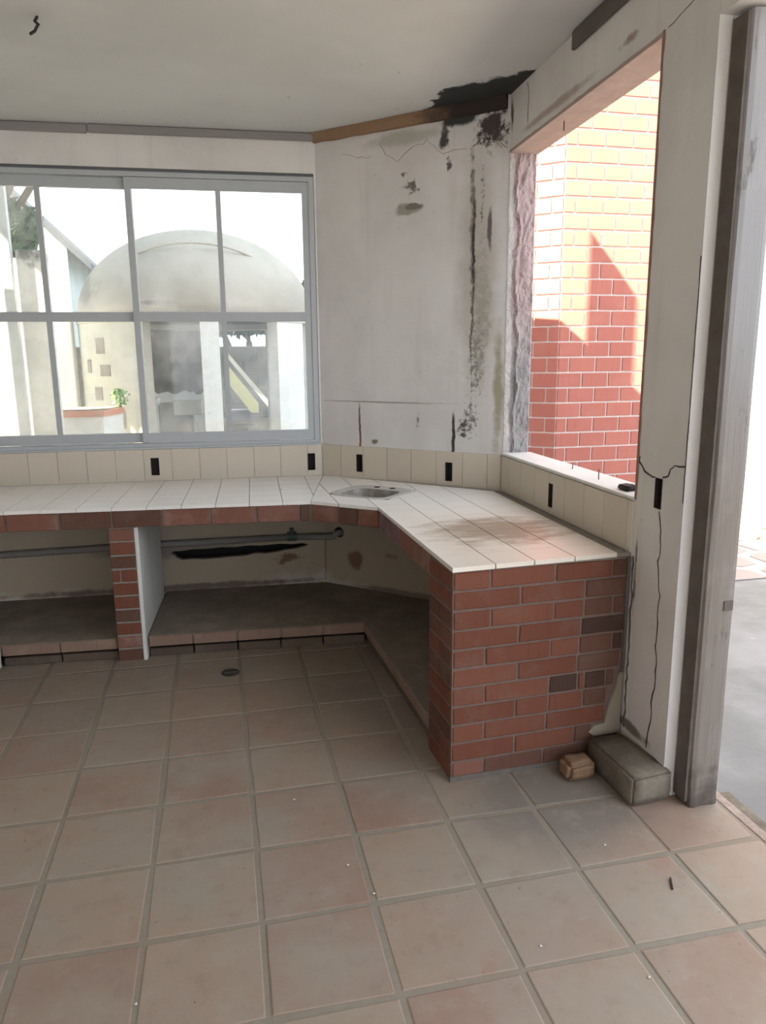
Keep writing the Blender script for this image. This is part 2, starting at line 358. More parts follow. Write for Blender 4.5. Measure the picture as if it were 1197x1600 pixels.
def panel(bm, outer, holes, y0, y1):
    """vertical wall panel in local x/z with real holes, from depth y0 to y1"""
    loops = [outer] + list(holes); layers = []
    for yy in (y0, y1):
        edges = []; lv = []
        for lp in loops:
            vs = [bm.verts.new((p[0], yy, p[1])) for p in lp]; lv.append(vs)
            edges += [bm.edges.new((vs[i], vs[(i+1) % len(vs)])) for i in range(len(vs))]
        bmesh.ops.triangle_fill(bm, use_beauty=True, use_dissolve=False, edges=edges, normal=(0, 1, 0))
        layers.append(lv)
    for a, b in zip(*layers):
        n = len(a)
        for i in range(n): bm.faces.new((a[i], a[(i+1) % n], b[(i+1) % n], b[i]))
def rect(x0, x1, z0, z1): return [(x0, z0), (x1, z0), (x1, z1), (x0, z1)]
def tube(bm, pts, rad, seg=8, closed_ends=True):
    pts = [Vector(p) for p in pts]; rings = []
    rads = rad if isinstance(rad, (list, tuple)) else [rad]*len(pts)
    for i, p in enumerate(pts):
        t = (pts[min(i+1, len(pts)-1)] - pts[max(i-1, 0)]).normalized()
        u = t.orthogonal().normalized() if i == 0 else (u - t*u.dot(t)).normalized()
        vv = t.cross(u)
        rings.append([bm.verts.new(p + rads[i]*(u*math.cos(2*PI*k/seg) + vv*math.sin(2*PI*k/seg))) for k in range(seg)])
    for a, b in zip(rings, rings[1:]):
        for k in range(seg): bm.faces.new((a[k], a[(k+1) % seg], b[(k+1) % seg], b[k]))
    if closed_ends: bm.faces.new(rings[0]); bm.faces.new(rings[-1])
def crack(parent, pts, wd, mat=None, y=-.0015, jag=.006, name='crack'):
    """dark ragged crack on a wall face (local x/z)"""
    P = []
    for (x0, z0), (x1, z1) in zip(pts, pts[1:]):
        n = max(2, int(math.hypot(x1-x0, z1-z0)/.03))
        for i in range(n): P.append((x0 + (x1-x0)*i/n + random.uniform(-jag, jag), z0 + (z1-z0)*i/n + random.uniform(-jag, jag)))
    P.append(pts[-1]); bm = bmesh.new(); prev = None
    for i, p in enumerate(P):
        a = P[max(0, i-1)]; b = P[min(len(P)-1, i+1)]; t = Vector((b[0]-a[0], b[1]-a[1]))
        t = t.normalized() if t.length > 0 else Vector((1, 0)); nn = Vector((-t.y, t.x))*wd*random.uniform(.5, 1.2)/2
        cur = [bm.verts.new((p[0]+nn.x, y, p[1]+nn.y)), bm.verts.new((p[0]-nn.x, y, p[1]-nn.y)),
               bm.verts.new((p[0]-nn.x, y+.0012, p[1]-nn.y)), bm.verts.new((p[0]+nn.x, y+.0012, p[1]+nn.y))]
        if prev:
            for k in range(4): bm.faces.new((prev[k], prev[(k+1) % 4], cur[(k+1) % 4], cur[k]))
        prev = cur
    return obj(name, bm, mat or M['crack'], parent)
def clip_half(poly, a, b, c):           # keep a*x+b*y<=c
    out = []
    for i in range(len(poly)):
        p, q = poly[i], poly[(i+1) % len(poly)]; dp = a*p[0]+b*p[1]-c; dq = a*q[0]+b*q[1]-c
        if dp <= 0: out.append(p)
        if (dp < 0 < dq) or (dq < 0 < dp):
            t = dp/(dp-dq); out.append((p[0]+(q[0]-p[0])*t, p[1]+(q[1]-p[1])*t))
    return out
def halfplanes(conv):
    A = sum(conv[i][0]*conv[(i+1) % len(conv)][1]-conv[(i+1) % len(conv)][0]*conv[i][1] for i in range(len(conv)))
    if A < 0: conv = conv[::-1]
    H = []
    for i in range(len(conv)):
        p, q = conv[i], conv[(i+1) % len(conv)]; a, b = q[1]-p[1], -(q[0]-p[0]); H.append((a, b, a*p[0]+b*p[1]))
    return H
def clip_conv(poly, conv):
    for h in halfplanes(conv):
        poly = clip_half(poly, *h)
        if len(poly) < 3: return []
    return poly
def minus_conv(poly, conv):
    out = []; rest = poly
    for (a, b, c) in halfplanes(conv):
        o = clip_half(rest, -a, -b, -c)
        if len(o) >= 3 and area(o) > 1e-6: out.append(o)
        rest = clip_half(rest, a, b, c)
        if len(rest) < 3: break
    return out
def area(p): return abs(sum(p[i][0]*p[(i+1) % len(p)][1]-p[(i+1) % len(p)][0]*p[i][1] for i in range(len(p))))/2

# ------------------------------------------------------------------ plan of the room
C1 = Vector((.658, 4.748, 0)); AW = R(-2.7); AD = R(-43.36); AR = R(-91.4); DL = 1.25
C2 = Vector((C1.x + DL*math.cos(AD), C1.y + DL*math.sin(AD), 0))
uW = Vector((math.cos(AW), math.sin(AW), 0)); nW = Vector((-math.sin(AW), math.cos(AW), 0))
nD = Vector((-math.sin(AD), math.cos(AD), 0))
uR = Vector((math.cos(AR), math.sin(AR), 0)); nR = Vector((-math.sin(AR), math.cos(AR), 0))
WL = -3.4; CZ = 2.925
def wpt(s, d=0.): p = C1 + uW*s + nW*d; return (p.x, p.y)
def rpt(t, d=0.): p = C2 + uR*t + nR*d; return (p.x, p.y)

# floor
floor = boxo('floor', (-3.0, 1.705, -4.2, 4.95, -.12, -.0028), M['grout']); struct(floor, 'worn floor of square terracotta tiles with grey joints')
TS = .33; X0 = -.6114; Y0 = 1.537; CUTX = 1.70
room_poly = [(-2.62, -.3), (CUTX, -.3), (CUTX, 2.06), (1.52, 2.16), (1.5, 3.9), (.65, 4.7), (-2.62, 4.85)]
for i in range(-7, 8):
    for j in range(-5, 10):
        jx = [random.uniform(-.0045, .0045) for _ in range(8)]; gp = .0092
        x0, x1, y0, y1 = X0+TS*i, X0+TS*(i+1), Y0+TS*j, Y0+TS*(j+1)
        q = [(x0+gp+jx[0], y0+gp+jx[1]), (x1-gp+jx[2], y0+gp+jx[3]), (x1-gp+jx[4], y1-gp+jx[5]), (x0+gp+jx[6], y1-gp+jx[7])]
        q = clip_conv(q, [(-2.62, -.3), (CUTX, -.3), (CUTX, 4.0), (-2.62, 4.25)])
        if len(q) < 3 or area(q) < .002: continue
        cx = sum(p[0] for p in q)/len(q); cyy = sum(p[1] for p in q)/len(q)
        if cx > 1.52 and cyy > 2.2: continue
        bm = bmesh.new(); tz = random.uniform(-.0008, .0004)
        lo = [bm.verts.new((p[0]-cx, p[1]-cyy, -.007)) for p in q]; mi = [bm.verts.new((p[0]-cx, p[1]-cyy, tz-.0016)) for p in q]
        hi = [bm.verts.new(((p[0]-cx)*.975, (p[1]-cyy)*.975, tz)) for p in q]; k = len(q)
        bm.faces.new(hi); bm.faces.new(lo)
        for a in range(k):
            b = (a+1) % k; bm.faces.new((lo[a], lo[b], mi[b], mi[a])); bm.faces.new((mi[a], mi[b], hi[b], hi[a]))
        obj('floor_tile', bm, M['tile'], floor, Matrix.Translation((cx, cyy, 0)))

# ceiling + roof
bm = bmesh.new()
prism(bm, [(-2.75, -4.2), (1.70, -4.2), (1.70, 3.9), (.72, 4.85), (-2.75, 5.0)], CZ, CZ+.06)
struct(obj('ceiling', bm, M['ceiling']), 'flat off-white plaster ceiling with black mould in the corner')
bm = bmesh.new(); prism(bm, [(-3.3, -4.5), (1.80, -4.5), (1.80, 4.5), (1.05, 5.25), (.3, 5.42), (-3.3, 5.6)], CZ+.062, CZ+.20)  # unseen eave outline shaped to shade the outdoor block wall
struct(obj('roof', bm, M['concrete']))
stack = empty('shadow_stack', (1.247, 4.45, CZ+.2))  # added out of view, shaped to throw a shadow on the outdoor block wall
tag(stack, 'unseen masonry stack added on the roof edge to cast a shadow', 'shadow caster')
bm = bmesh.new(); vs = box(bm, -.11, .11, -.05, .05, 0, 1.25)
for v in vs:
    if v.co.z > 1: v.co.z = 1.34 if v.co.x < 0 else 1.10
obj('shaft', bm, M['concrete'], stack)

# back wall with the window (local x = s along the wall, y outwards, z up)
WX0, WX1, WZ0, WZ1 = -2.32, -.012, 1.058, 2.70
wall_back = empty('wall_back'); bpy.data.objects.remove(wall_back)
bm = bmesh.new()
hole = rect(WX0, WX1, WZ0, WZ1)
slot = [(-.985, .385), (-1.0, .372), (-.975, .358), (-.965, .340), (-.93, .324), (-.88, .328), (-.80, .322), (-.70, .325), (-.60, .329), (-.52, .331), (-.46, .345), (-.40, .338), (-.33, .343), (-.26, .356), (-.19, .362), (-.135, .374),
        (-.11, .386), (-.15, .397), (-.22, .394), (-.30, .401), (-.42, .395), (-.5, .400), (-.6, .393), (-.68, .397), (-.78, .391), (-.86, .393), (-.93, .386)]
bw1 = rect(-1.084, -1.034, .888, .998); bw2 = rect(-.098, -.050, .888, .998)
panel(bm, rect(WL, 0, -.1, CZ), [hole, slot, bw1, bw2], 0, .045)
panel(bm, rect(WL, .06, -.1, CZ), [hole, rect(-1.03, -.09, .30, .42)], .046, .15)
wall_back = struct(obj('wall_back', bm, M['wall_w'], None, Matrix.Translation(C1) @ Matrix.Rotation(AW, 4, 'Z')), 'off-white plaster wall with the long sliding window')
boxo('slot_backing', (-1.03, -.09, .140, .149, .30, .42), M['black'], wall_back)['label'] = 'black backing for the shade in the broken slot'  # black sheet in place of the shade deep in the slot
# corner (diagonal) wall
bm = bmesh.new()
bd1 = rect(.268, .314, .893, 1.004); bd2 = rect(.894, .940, .880, .992)
ph = [(.118+.036*math.cos(a*PI/8), .478+.036*math.sin(a*PI/8)) for a in range(16)]
panel(bm, rect(0, DL, -.1, CZ), [bd1, bd2, ph], 0, .045)
panel(bm, rect(.02, DL, -.1, CZ), [], .046, .15)
wall_corner = struct(obj('wall_corner', bm, M['wall_d'], None, Matrix.Translation(C1) @ Matrix.Rotation(AD, 4, 'Z')), 'mould-streaked plaster wall across the corner')
# right wall: low wall, lintel, pillar, header over the doorway
T0, T1, T2 = 0.0, 1.43, 1.735
bm = bmesh.new()
br1 = rect(.66, .705, .884, 1.0); bp = rect(1.558, 1.603, 1.052, 1.163)
opening = rect(.004, T1, 1.052, 2.655)
panel(bm, rect(0, T2, -.1, CZ), [opening, br1, bp], 0, .045)
panel(bm, rect(0, T2, -.1, CZ), [opening], .046, .15)
box(bm, T2+.001, 8.0, .0, .15, 2.585, CZ)
box(bm, 5.2, 5.5, .0, .15, -.1, 2.584)
wall_right = struct(obj('wall_right', bm, M['wall_r'], None, Matrix.Translation(C2) @ Matrix.Rotation(AR, 4, 'Z')), 'plaster wall with a glassless opening, cracked pillar and lintel')
# other walls behind the camera
struct(boxo('wall_left', (-2.9, -2.72, -4.2, 5.0, -.1, CZ), M['wall_plain']), 'plain plaster wall to the left of the frame')
bm = bmesh.new(); box(bm, -2.72, -1.6, -4.2, -4.05, -.1, CZ); box(bm, -1.6, 1.70, -4.2, -4.05, 2.5, CZ)
struct(obj('wall_front', bm, M['wall_plain']), 'plaster wall behind the camera with a wide opening')

# rough rendered jamb between corner wall and opening
bm = bmesh.new(); nx, nz = 18, 150; z0, z1 = 1.055, 2.655
grid = []
for i in range(nx+1):
    row = []
    for k in range(nz+1):
        f = i/nx; zz = z0 + (z1-z0)*k/nz
        p = Vector(rpt(.002, .150*f)).to_3d(); p.z = zz
        amp = .020*min(1, f*4 if f < .25 else 1)*min(1, (1-f)*6)
        q = Vector((f*.155*20, zz*9, 0)); h = mnoise.turbulence(q*.75, 4, True)
        ridge = abs(mnoise.noise(Vector((f*3.2+zz*.8, zz*5.5, 3.1))))
        lf = .33 + .20*mnoise.noise(Vector((zz*5.5, 1.7, 0))) + .06*mnoise.noise(Vector((zz*19, 4.7, 0)))
        k_ = max(0, min(1, (f-lf)/.10)); lip = math.exp(-((f-lf-.05)/.06)**2)
        dd = .004 + k_*(.016*h + .010*max(0, mnoise.noise(Vector((f*5+zz*3, zz*17-f*6, 8))))) + .018*lip*(.35+ridge*1.6) + .003*ridge
        dd = max(.003, dd if 0 < i < nx else .003)
        p += uR*dd; row.append(bm.verts.new(p))
    grid.append(row)
for i in range(nx):
    for k in range(nz): bm.faces.new((grid[i][k], grid[i+1][k], grid[i+1][k+1], grid[i][k+1]))
cb = [bm.verts.new(Vector((*(C2 + nD*.15 + uR*(-.0))[:2], zz))) for zz in (z0, z1)]
bm.faces.new([grid[nx][k] for k in range(nz+1)] + [cb[1], cb[0]])
bm.faces.new([grid[i][0] for i in range(nx+1)] + [cb[0]]); bm.faces.new([grid[i][nz] for i in range(nx+1)] + [cb[1]])
bm.faces.new([grid[0][k] for k in range(nz+1)] + [cb[1], cb[0]])
iv = wall_right.matrix_basis.inverted()
obj('rough_jamb', bm, M['render'], wall_right, iv)['label'] = 'rough grey mortar jamb with trowel ridges'
# pale plaster arris of that jamb, chipped brown arris on the pillar, sill and lintel soffit
def strip(name, x0, x1, z0, z1, y0, y1, mat, par, n=40, am=.006, vertical=True):
    bm = bmesh.new(); prev = None
    for k in range(n+1):
        f = k/n
        a, b = (x0, x1)
        if vertical: zz = z0+(z1-z0)*f; e = x1 + am*mnoise.noise(Vector((zz*14, x0, 0))); pts = [(x0, y0, zz), (e, y0, zz), (e, y1, zz), (x0, y1, zz)]
        else: xx = x0+(x1-x0)*f; e = z1 + am*mnoise.noise(Vector((xx*14, z0, 0))); pts = [(xx, y0, z0), (xx, y0, e), (xx, y1, e), (xx, y1, z0)]
        cur = [bm.verts.new(p) for p in pts]
        if prev:
            for q in range(4): bm.faces.new((prev[q], prev[(q+1) % 4], cur[(q+1) % 4], cur[q]))
        else: bm.faces.new(cur)
        prev = cur
    bm.faces.new(prev); return obj(name, bm, mat, par)
M['raw_edge'] = flat('raw_brown_edge', (.27, .17, .135), .9, var=.3)
strip('chipped_edge', T1-.004, T1+.008, 1.06, 2.66, -.003, .02, M['raw_edge'], wall_right, 60, .006)['label'] = 'raw brown chipped edge'
sill = boxo('window_sill', (.002, T1-.002, -.012, .165, 1.0535, 1.0685), M['white_paint'], wall_right, None, .004, .0015)
M['soffit'] = flat('pink_raw_render', (.40, .30, .265), .92, var=.25, scale=12)
strip('raw_lintel_edge', .004, T1-.002, 2.640, 2.656, -.004, .152, M['soffit'], wall_right, 50, .004, False)
# cracks
crack(wall_right, [(1.595, 1.05), (1.618, .98), (1.612, .86), (1.632, .74), (1.628, .60), (1.642, .45), (1.630, .32), (1.628, .22), (1.612, .128)], .0065)
crack(wall_right, [(T1+.01, 1.225), (1.45, 1.20), (1.482, 1.176), (1.53, 1.160), (1.556, 1.163)], .008)
crack(wall_right, [(1.606, 1.165), (1.64, 1.178), (1.648, 1.21), (1.672, 1.218), (1.73, 1.225)], .006)
crack(wall_right, [(T1+.012, .84), (T1+.02, .5), (T1+.016, .13)], .011, M['mortar_dark'])
crack(wall_right, [(.22, 2.90), (.245, 2.86), (.24, 2.72)], .004)
crack(wall_right, [(T1+.03, 2.655), (1.6, 2.68), (T2, 2.685)], .003)
crack(wall_right, [(T2-.004, 1.9), (T2-.004, 1.1)], .004, jag=.001)
crack(wall_corner, [(.45, 2.80), (.50, 2.74), (.58, 2.70), (.64, 2.735), (.70, 2.76), (.76, 2.78), (.80, 2.74), (.84, 2.70), (1.0, 2.70)], .0028, M['crack_soft'], jag=.012)
crack(wall_corner, [(1.04, 2.71), (1.09, 2.735), (1.15, 2.73), (1.20, 2.70), (1.24, 2.67)], .004)
crack(wall_corner, [(.20, 2.79), (.30, 2.74), (.40, 2.745)], .0022, M['crack_soft'], jag=.01)
crack(wall_corner, [(.83, .56), (.86, .45), (.885, .37), (.88, .25), (.885, .15)], .006)
crack(wall_corner, [(.003, .43), (.003, .14)], .006, jag=.003)
crack(wall_corner, [(.02, 1.34), (.35, 1.335), (.8, 1.33)], .002, M['crack_soft'], jag=.002)

# embedded beams at the ceiling
T = struct(boxo('trim_1', (WL, -1.30, -.018, .0, 2.872, CZ-.001), M['beam_grey'], None, wall_back.matrix_basis, .006, .002), 'grey ceiling beam above the window, left length')
T = struct(boxo('trim_2', (-1.295, -.005, -.022, .0, 2.877, CZ-.001), M['beam_grey'], None, wall_back.matrix_basis, .006, .002), 'grey ceiling beam above the window, right length')
bm = bmesh.new(); prev = None
for k in range(61):
    f = k/60; s = .0+f*1.235; j = lambda q: .006*mnoise.noise(Vector((s*9, q, 0)))
    lo = 2.872 + j(1) - .012*f; pts = [(s, -.024+j(2), lo), (s, -.003, lo-.004), (s, -.003, CZ-.001), (s, -.028+j(3), CZ-.001)]
    cur = [bm.verts.new(p) for p in pts]
    if prev:
        for q in range(4): bm.faces.new((prev[q], prev[(q+1) % 4], cur[(q+1) % 4], cur[q]))
    else: bm.faces.new(cur)
    prev = cur
bm.faces.new(prev)
struct(obj('trim_3', bm, M['beam_brown'], None, wall_corner.matrix_basis), 'brown wooden beam blackened by mould at its right end')
struct(boxo('trim_4', (.745, 6.5, -.020, -.001, 2.850, CZ-.001), M['beam_dark'], None, wall_right.matrix_basis, .004, .003), 'dark timber beam above the lintel')

# steel electrical boxes let into the walls
def ebox(par, r, tile=True):
    x0, x1, z0, z1 = r[0][0], r[1][0], r[0][1], r[2][1]
    bm = bmesh.new(); f = -.010 if tile else -.002; t = .003; d = .042
    box(bm, x0+.0005, x0+t, f, d, z0+.0005, z1-.0005); box(bm, x1-t, x1-.0005, f, d, z0+.0005, z1-.0005)
    box(bm, x0+t, x1-t, f, d, z0+.0005, z0+t); box(bm, x0+t, x1-t, f, d, z1-t, z1-.0005); box(bm, x0+t, x1-t, d-.004, d, z0+t, z1-t)
    obj('electrical_box', bm, M['box'], par)['label'] = 'rusty empty steel socket box'
ebox(wall_back, bw1); ebox(wall_back, bw2); ebox(wall_corner, bd1); ebox(wall_corner, bd2); ebox(wall_right, br1); ebox(wall_right, bp, False)

# beige tiles of the low backsplash: one object per tile
def backsplash(par, xs, z0, z1, holes):
    for a, b in zip(xs, xs[1:]):
        q = [(a+.0012, z0), (b-.0012, z0), (b-.0012, z1+random.uniform(-.002, .002)), (a+.0012, z1)]
        polys = [q]
        for h in holes:
            if h[0][0] < b and h[1][0] > a:
                nx_ = []
                for p in polys: nx_ += minus_conv(p, h)
                polys = nx_
        bm = bmesh.new()
        for p in polys:
            fr_ = [bm.verts.new((u, -.008, v)) for u, v in p]; bk = [bm.verts.new((u, -.0005, v)) for u, v in p]; n = len(p)
            bm.faces.new(fr_); bm.faces.new(bk)
            for i in range(n): bm.faces.new((fr_[i], fr_[(i+1) % n], bk[(i+1) % n], bk[i]))
        obj('backsplash_tile', bm, M['wtile'], par)
sp = .1705
backsplash(wall_back, [-3.0] + [-.784 - sp*k for k in range(12, -1, -1)] + [-.614, -.443, -.273, -.10, -.006], .853, 1.052, [bw1, bw2])
backsplash(wall_corner, [.008] + [.15+.171*k for k in range(6)] + [1.16, 1.242], .853, 1.055, [bd1, bd2])
backsplash(wall_right, [.008, .12, .29, .485, .66, .834, 1.026, 1.203, 1.392, T1-.004], .853, 1.050, [br1])

# ------------------------------------------------------------------ window_1
win = empty('window_1', C1, AW); struct(win, 'long grey aluminium sliding window with dusty panes')
bm = bmesh.new()
box(bm, WX0+.002, WX1-.002, .004, .075, 1.060, 1.088); box(bm, WX0+.002, WX1-.002, .004, .075, 2.655, 2.682)
box(bm, WX1-.034, WX1-.002, .004, .075, 1.088, 2.655); box(bm, WX0+.002, WX0+.034, .004, .075, 1.088, 2.655)
obj('window_frame', bm, M['alu'], win)
strip('top_gap_shade', WX0+.01, WX1-.004, 2.683, 2.697, .01, .07, M['gap_shade'], win, 60, .002, False)['label'] = 'dark ragged strip for the shade in the gap above the frame'  # dark strip stands in for the shadow between plaster and frame
boxo('lower_sill', (WX0, WX1, -.010, .003, 1.0535, 1.066), M['alu'], win, None, .002)
def sash(x0, x1, ms, y0):
    s = empty('sash'); s.parent = win; fr_ = bmesh.new(); d = y0+.024; st = .036
    box(fr_, x0, x0+st, y0, d, 1.092, 2.652); box(fr_, x1-st-.004, x1, y0, d, 1.092, 2.652)
    box(fr_, x0+st, x1-st-.004, y0, d, 1.092, 1.152); box(fr_, x0+st, x1-st-.004, y0, d, 2.592, 2.652)
    box(fr_, x0+st, x1-st-.004, y0+.002, d-.002, 1.832, 1.888)
    for a, b in ((1.152, 1.832), (1.888, 2.592)): box(fr_, ms-.015, ms+.015, y0+.003, d-.003, a, b)
    bpy.data.objects.remove(s)
    s = obj('sash', fr_, M['alu'], win)
    for a, b in ((1.152, 1.832), (1.888, 2.592)):
        for c, e in ((x0+st, ms-.015), (ms+.015, x1-st-.004)):
            bm = bmesh.new(); box(bm, -(e-c)/2, (e-c)/2, -.002, .002, -(b-a)/2, (b-a)/2)
            obj('pane', bm, M['glass'], s, Matrix.Translation(((c+e)/2, y0+.012, (a+b)/2)))
sash(-1.124, WX1-.034, -.588, .012)
sash(WX0+.034, -1.088, -1.618, .042)

# ------------------------------------------------------------------ worktop
F0 = (-2.70, 4.101); F1 = (.461, 3.846); F2 = (.777, 3.578); F3 = (.795, 2.420); F4 = rpt(1.425, -.001)
top_poly = [F0, F1, F2, F3, F4, rpt(.004, -.001), (C2.x-.003, C2.y-.003), (C1.x-.001, C1.y-.0015), wpt(-3.34, -.001)]
F3s = (.791, 2.690); F4s = rpt(1.190, -.001)
def inset(p, dx, dy): return (p[0]+dx, p[1]+dy)
slab_poly = [inset(F0, 0, .012), inset(F1, .004, .014), inset(F2, .014, .006), inset(F3s, .014, 0), F4s, top_poly[5], top_poly[6], top_poly[7], wpt(-3.34, -.001)]
sd_ = Vector((math.cos(AD), math.sin(AD))); sn_ = Vector((-math.sin(AD), math.cos(AD)))
SCN = Vector((.838, 4.022))
def sk(a, b): p = SCN + sd_*a + sn_*b; return (p.x, p.y)
sink_rect = [sk(-.195, -.165), sk(.195, -.165), sk(.195, .165), sk(-.195, .165)]
work = empty('worktop', (0, 0, 0)); tag(work, 'white tiled masonry worktop turning the corner with a brick front edge', 'worktop')
bm = bmesh.new(); edges = []; lay = []
for zz in (.744, .834):
    lv = []
    for lp in (slab_poly, sink_rect):
        vs = [bm.verts.new((p[0], p[1], zz)) for p in lp]; lv.append(vs)
    es = [bm.edges.new((v[i], v[(i+1) % len(v)])) for v in lv for i in range(len(v))]
    bmesh.ops.triangle_fill(bm, use_beauty=True, edges=es, normal=(0, 0, 1)); lay.append(lv)
for a, b in zip(*lay):
    for i in range(len(a)): bm.faces.new((a[i], a[(i+1) % len(a)], b[(i+1) % len(a)], b[i]))
obj('slab', bm, M['mortar'], work)
boxo('end_bed', (.81, 1.50, 2.447, 2.69, .8325, .834), M['mortar'], work)
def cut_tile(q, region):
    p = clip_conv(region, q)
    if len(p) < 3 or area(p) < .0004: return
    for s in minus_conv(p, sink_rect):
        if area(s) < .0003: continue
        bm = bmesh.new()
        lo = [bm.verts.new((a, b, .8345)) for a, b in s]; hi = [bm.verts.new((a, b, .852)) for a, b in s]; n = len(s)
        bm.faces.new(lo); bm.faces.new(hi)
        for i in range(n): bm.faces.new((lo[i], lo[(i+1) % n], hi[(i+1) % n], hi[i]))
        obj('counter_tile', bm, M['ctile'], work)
gpt = .0016
mitre = [F1, top_poly[7]]
regL = [F0, F1, (C1.x-.001, C1.y-.0015), wpt(-3.34, -.001)]
regR = [(F1[0]+.002, F1[1]), F2, F3, rpt(1.425, -.06), rpt(.03, -.06), (C2.x-.06, C2.y-.02), (C1.x+.004, C1.y-.004)]
for i in range(-1, 20):                       # run along the window
    for k in range(6):
        s1 = .05 - .1755*i; s0 = s1-.1755; d1 = -.172*k; d0 = d1-.172
        if k == 5: d0 = -1.1
        q = [wpt(s0+gpt, d0+gpt), wpt(s1-gpt, d0+gpt), wpt(s1-gpt, d1-gpt), wpt(s0+gpt, d1-gpt)]
        cut_tile(q, regL)
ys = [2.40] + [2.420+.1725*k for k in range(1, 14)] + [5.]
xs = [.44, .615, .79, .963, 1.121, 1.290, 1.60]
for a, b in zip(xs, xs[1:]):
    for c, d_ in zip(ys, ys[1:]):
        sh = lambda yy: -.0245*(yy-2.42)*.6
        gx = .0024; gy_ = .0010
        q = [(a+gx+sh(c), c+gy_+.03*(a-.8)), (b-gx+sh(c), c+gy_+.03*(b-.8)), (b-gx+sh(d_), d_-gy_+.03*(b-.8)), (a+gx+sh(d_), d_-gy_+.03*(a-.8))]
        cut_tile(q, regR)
# dirty mortar fillet along the right wall
bm = bmesh.new(); prism(bm, [rpt(1.425, -.0595), rpt(.03, -.0595), rpt(.03, -.009), rpt(1.425, -.009)], .8345, .851)
obj('mortar_fillet', bm, M['mortar'], work)['label'] = 'grey mortar strip along the wall'
# brick front edge
def edge_bricks(a, b, cuts, mats):
    a, b = Vector(a), Vector(b); d = (b-a).normalized(); L = (b-a).length; rz = math.atan2(d.y, d.x)
    for (p, q), m in zip(zip(cuts, cuts[1:]), mats):
        pos = a + d*(p*L+.005)
        piece('edge_brick', (q-p)*L-.010, .014+random.uniform(-.001, .001), .086, m, work, (pos.x, pos.y, .745), .003, rz)
    return
E_, Pp, Bd, Bm = M['brick_edge'], M['brick_purple'], M['brick_dark'], M['brick_mid']
Lf = F1[0]-F0[0]
cl = [-2.70, -2.34, -2.08, -1.83, -1.58, -1.33, -1.08, -.823, -.565, -.316, -.064, .174, .40, .461]
edge_bricks((F0[0], F0[1]+.0), F1, [(c-F0[0])/Lf for c in cl], [E_, E_, E_, Bm, E_, E_, E_, M['brick_mid'], M['brick_mid'], E_, E_, E_, Bm])
edge_bricks(F1, F2, [0, .42, .70, 1], [M['brick_edge'], Bm, E_])
edge_bricks(F2, F3s, [0, .12, .27, .46, .70, .86, 1], [Pp, Pp, Pp, E_, E_, E_])
# white tile lip under the tiles
# ------------------------------------------------------------------ sink
sink = empty('sink', (SCN.x, SCN.y, .852), AD); tag(sink, 'small dusty corner sink with two tap holes set in the worktop', 'sink')
bm = bmesh.new(); nseg = 24
def rrect(hx, hy, r, cx=0, cy=0):
    out = []
    for k in range(nseg):
        a = 2*PI*(k+.5)/nseg; ex = 2/4.5
        c_, s_ = math.cos(a), math.sin(a)
        out.append((cx + hx*math.copysign(abs(c_)**ex, c_), cy + hy*math.copysign(abs(s_)**ex, s_)))
    return out
def loft(bm, rings, cap_last=True):
    R_ = [[bm.verts.new((x, y, z)) for x, y in r] for r, z in rings]
    for a, b in zip(R_, R_[1:]):
        for k in range(len(a)): bm.faces.new((a[k], a[(k+1) % len(a)], b[(k+1) % len(b)], b[k]))
    if cap_last: bm.faces.new(R_[-1])
hx, hy = .150, .122
loft(bm, [(rrect(.206, .182, .02), .0003), (rrect(.207, .183, .02), .003), (rrect(.200, .176, .03), .005), (rrect(hx+.012, hy+.012, .05, 0, -.028), .004), (rrect(hx, hy, .05, 0, -.028), .001)], False)
obj('rim', bm, M['sink'], sink, None, True)
bm = bmesh.new()
loft(bm, [(rrect(hx, hy, .05, 0, -.028), .001), (rrect(hx-.012, hy-.012, .05, 0, -.028), -.035), (rrect(hx-.03, hy-.03, .05, 0, -.028), -.085), (rrect(hx-.07, hy-.06, .05, 0, -.028), -.105), (rrect(.02, .02, .02, 0, -.038), -.107)])
obj('bowl', bm, M['bowl'], sink, None, True)
for a in (-.052, .052):
    bm = bmesh.new(); loft(bm, [([(a+.019*math.cos(k*PI/8),   .136+.019*math.sin(k*PI/8)) for k in range(16)], .0045), ([(a+.018*math.cos(k*PI/8),   .136+.018*math.sin(k*PI/8)) for k in range(16)], .0062)])
    obj('tap_hole', bm, M['black'], sink)['label'] = 'black disc for the shade in an empty tap hole'  # flat black disc, the hole's inner shade as colour
bm = bmesh.new(); tube(bm, [(0, -.028, -.1065), (0, -.028, -.104)], .018, 12); obj('plughole', bm, M['drain'], sink)

# ------------------------------------------------------------------ brick end wall
end = empty('brick_counter_wall', (.797, 2.427, 0), math.atan2(.038, .733)); tag(end, 'red brick end wall carrying the worktop beside the cracked pillar', 'brick wall')
boxo('mortar_core', (.0025, .722, .0045, .256, 0, .832), M['mortar_red'], end)
CH = .0755
B_, Dk, Md = M['brick'], M['brick_dark'], M['brick_mid']
rows = [  # from the top course down: joints and materials
    ([0, .146, .411, .655, .722], [B_, B_, B_, Md]), ([0, .27, .54, .722], [B_, B_, Md]), ([0, .15, .41, .54, .665, .722], [B_, B_, B_, Md, Md]),
    ([0, .265, .53, .722], [B_, B_, Dk]), ([0, .13, .40, .525, .67, .718], [B_, B_, B_, Md, Dk]), ([0, .265, .52, .71], [B_, B_, Md]),
    ([0, .13, .40, .525, .555, .65, .69], [B_, B_, Dk, B_, Dk, Md]), ([0, .26, .40, .55, .66], [B_, B_, B_, Md]), ([0, .13, .392, .655], [B_, B_, B_]),
    ([0, .26, .52, .60], [B_, B_, Md]), ([0, .13, .385, .60], [M['brick_edge'], Md, Md])]
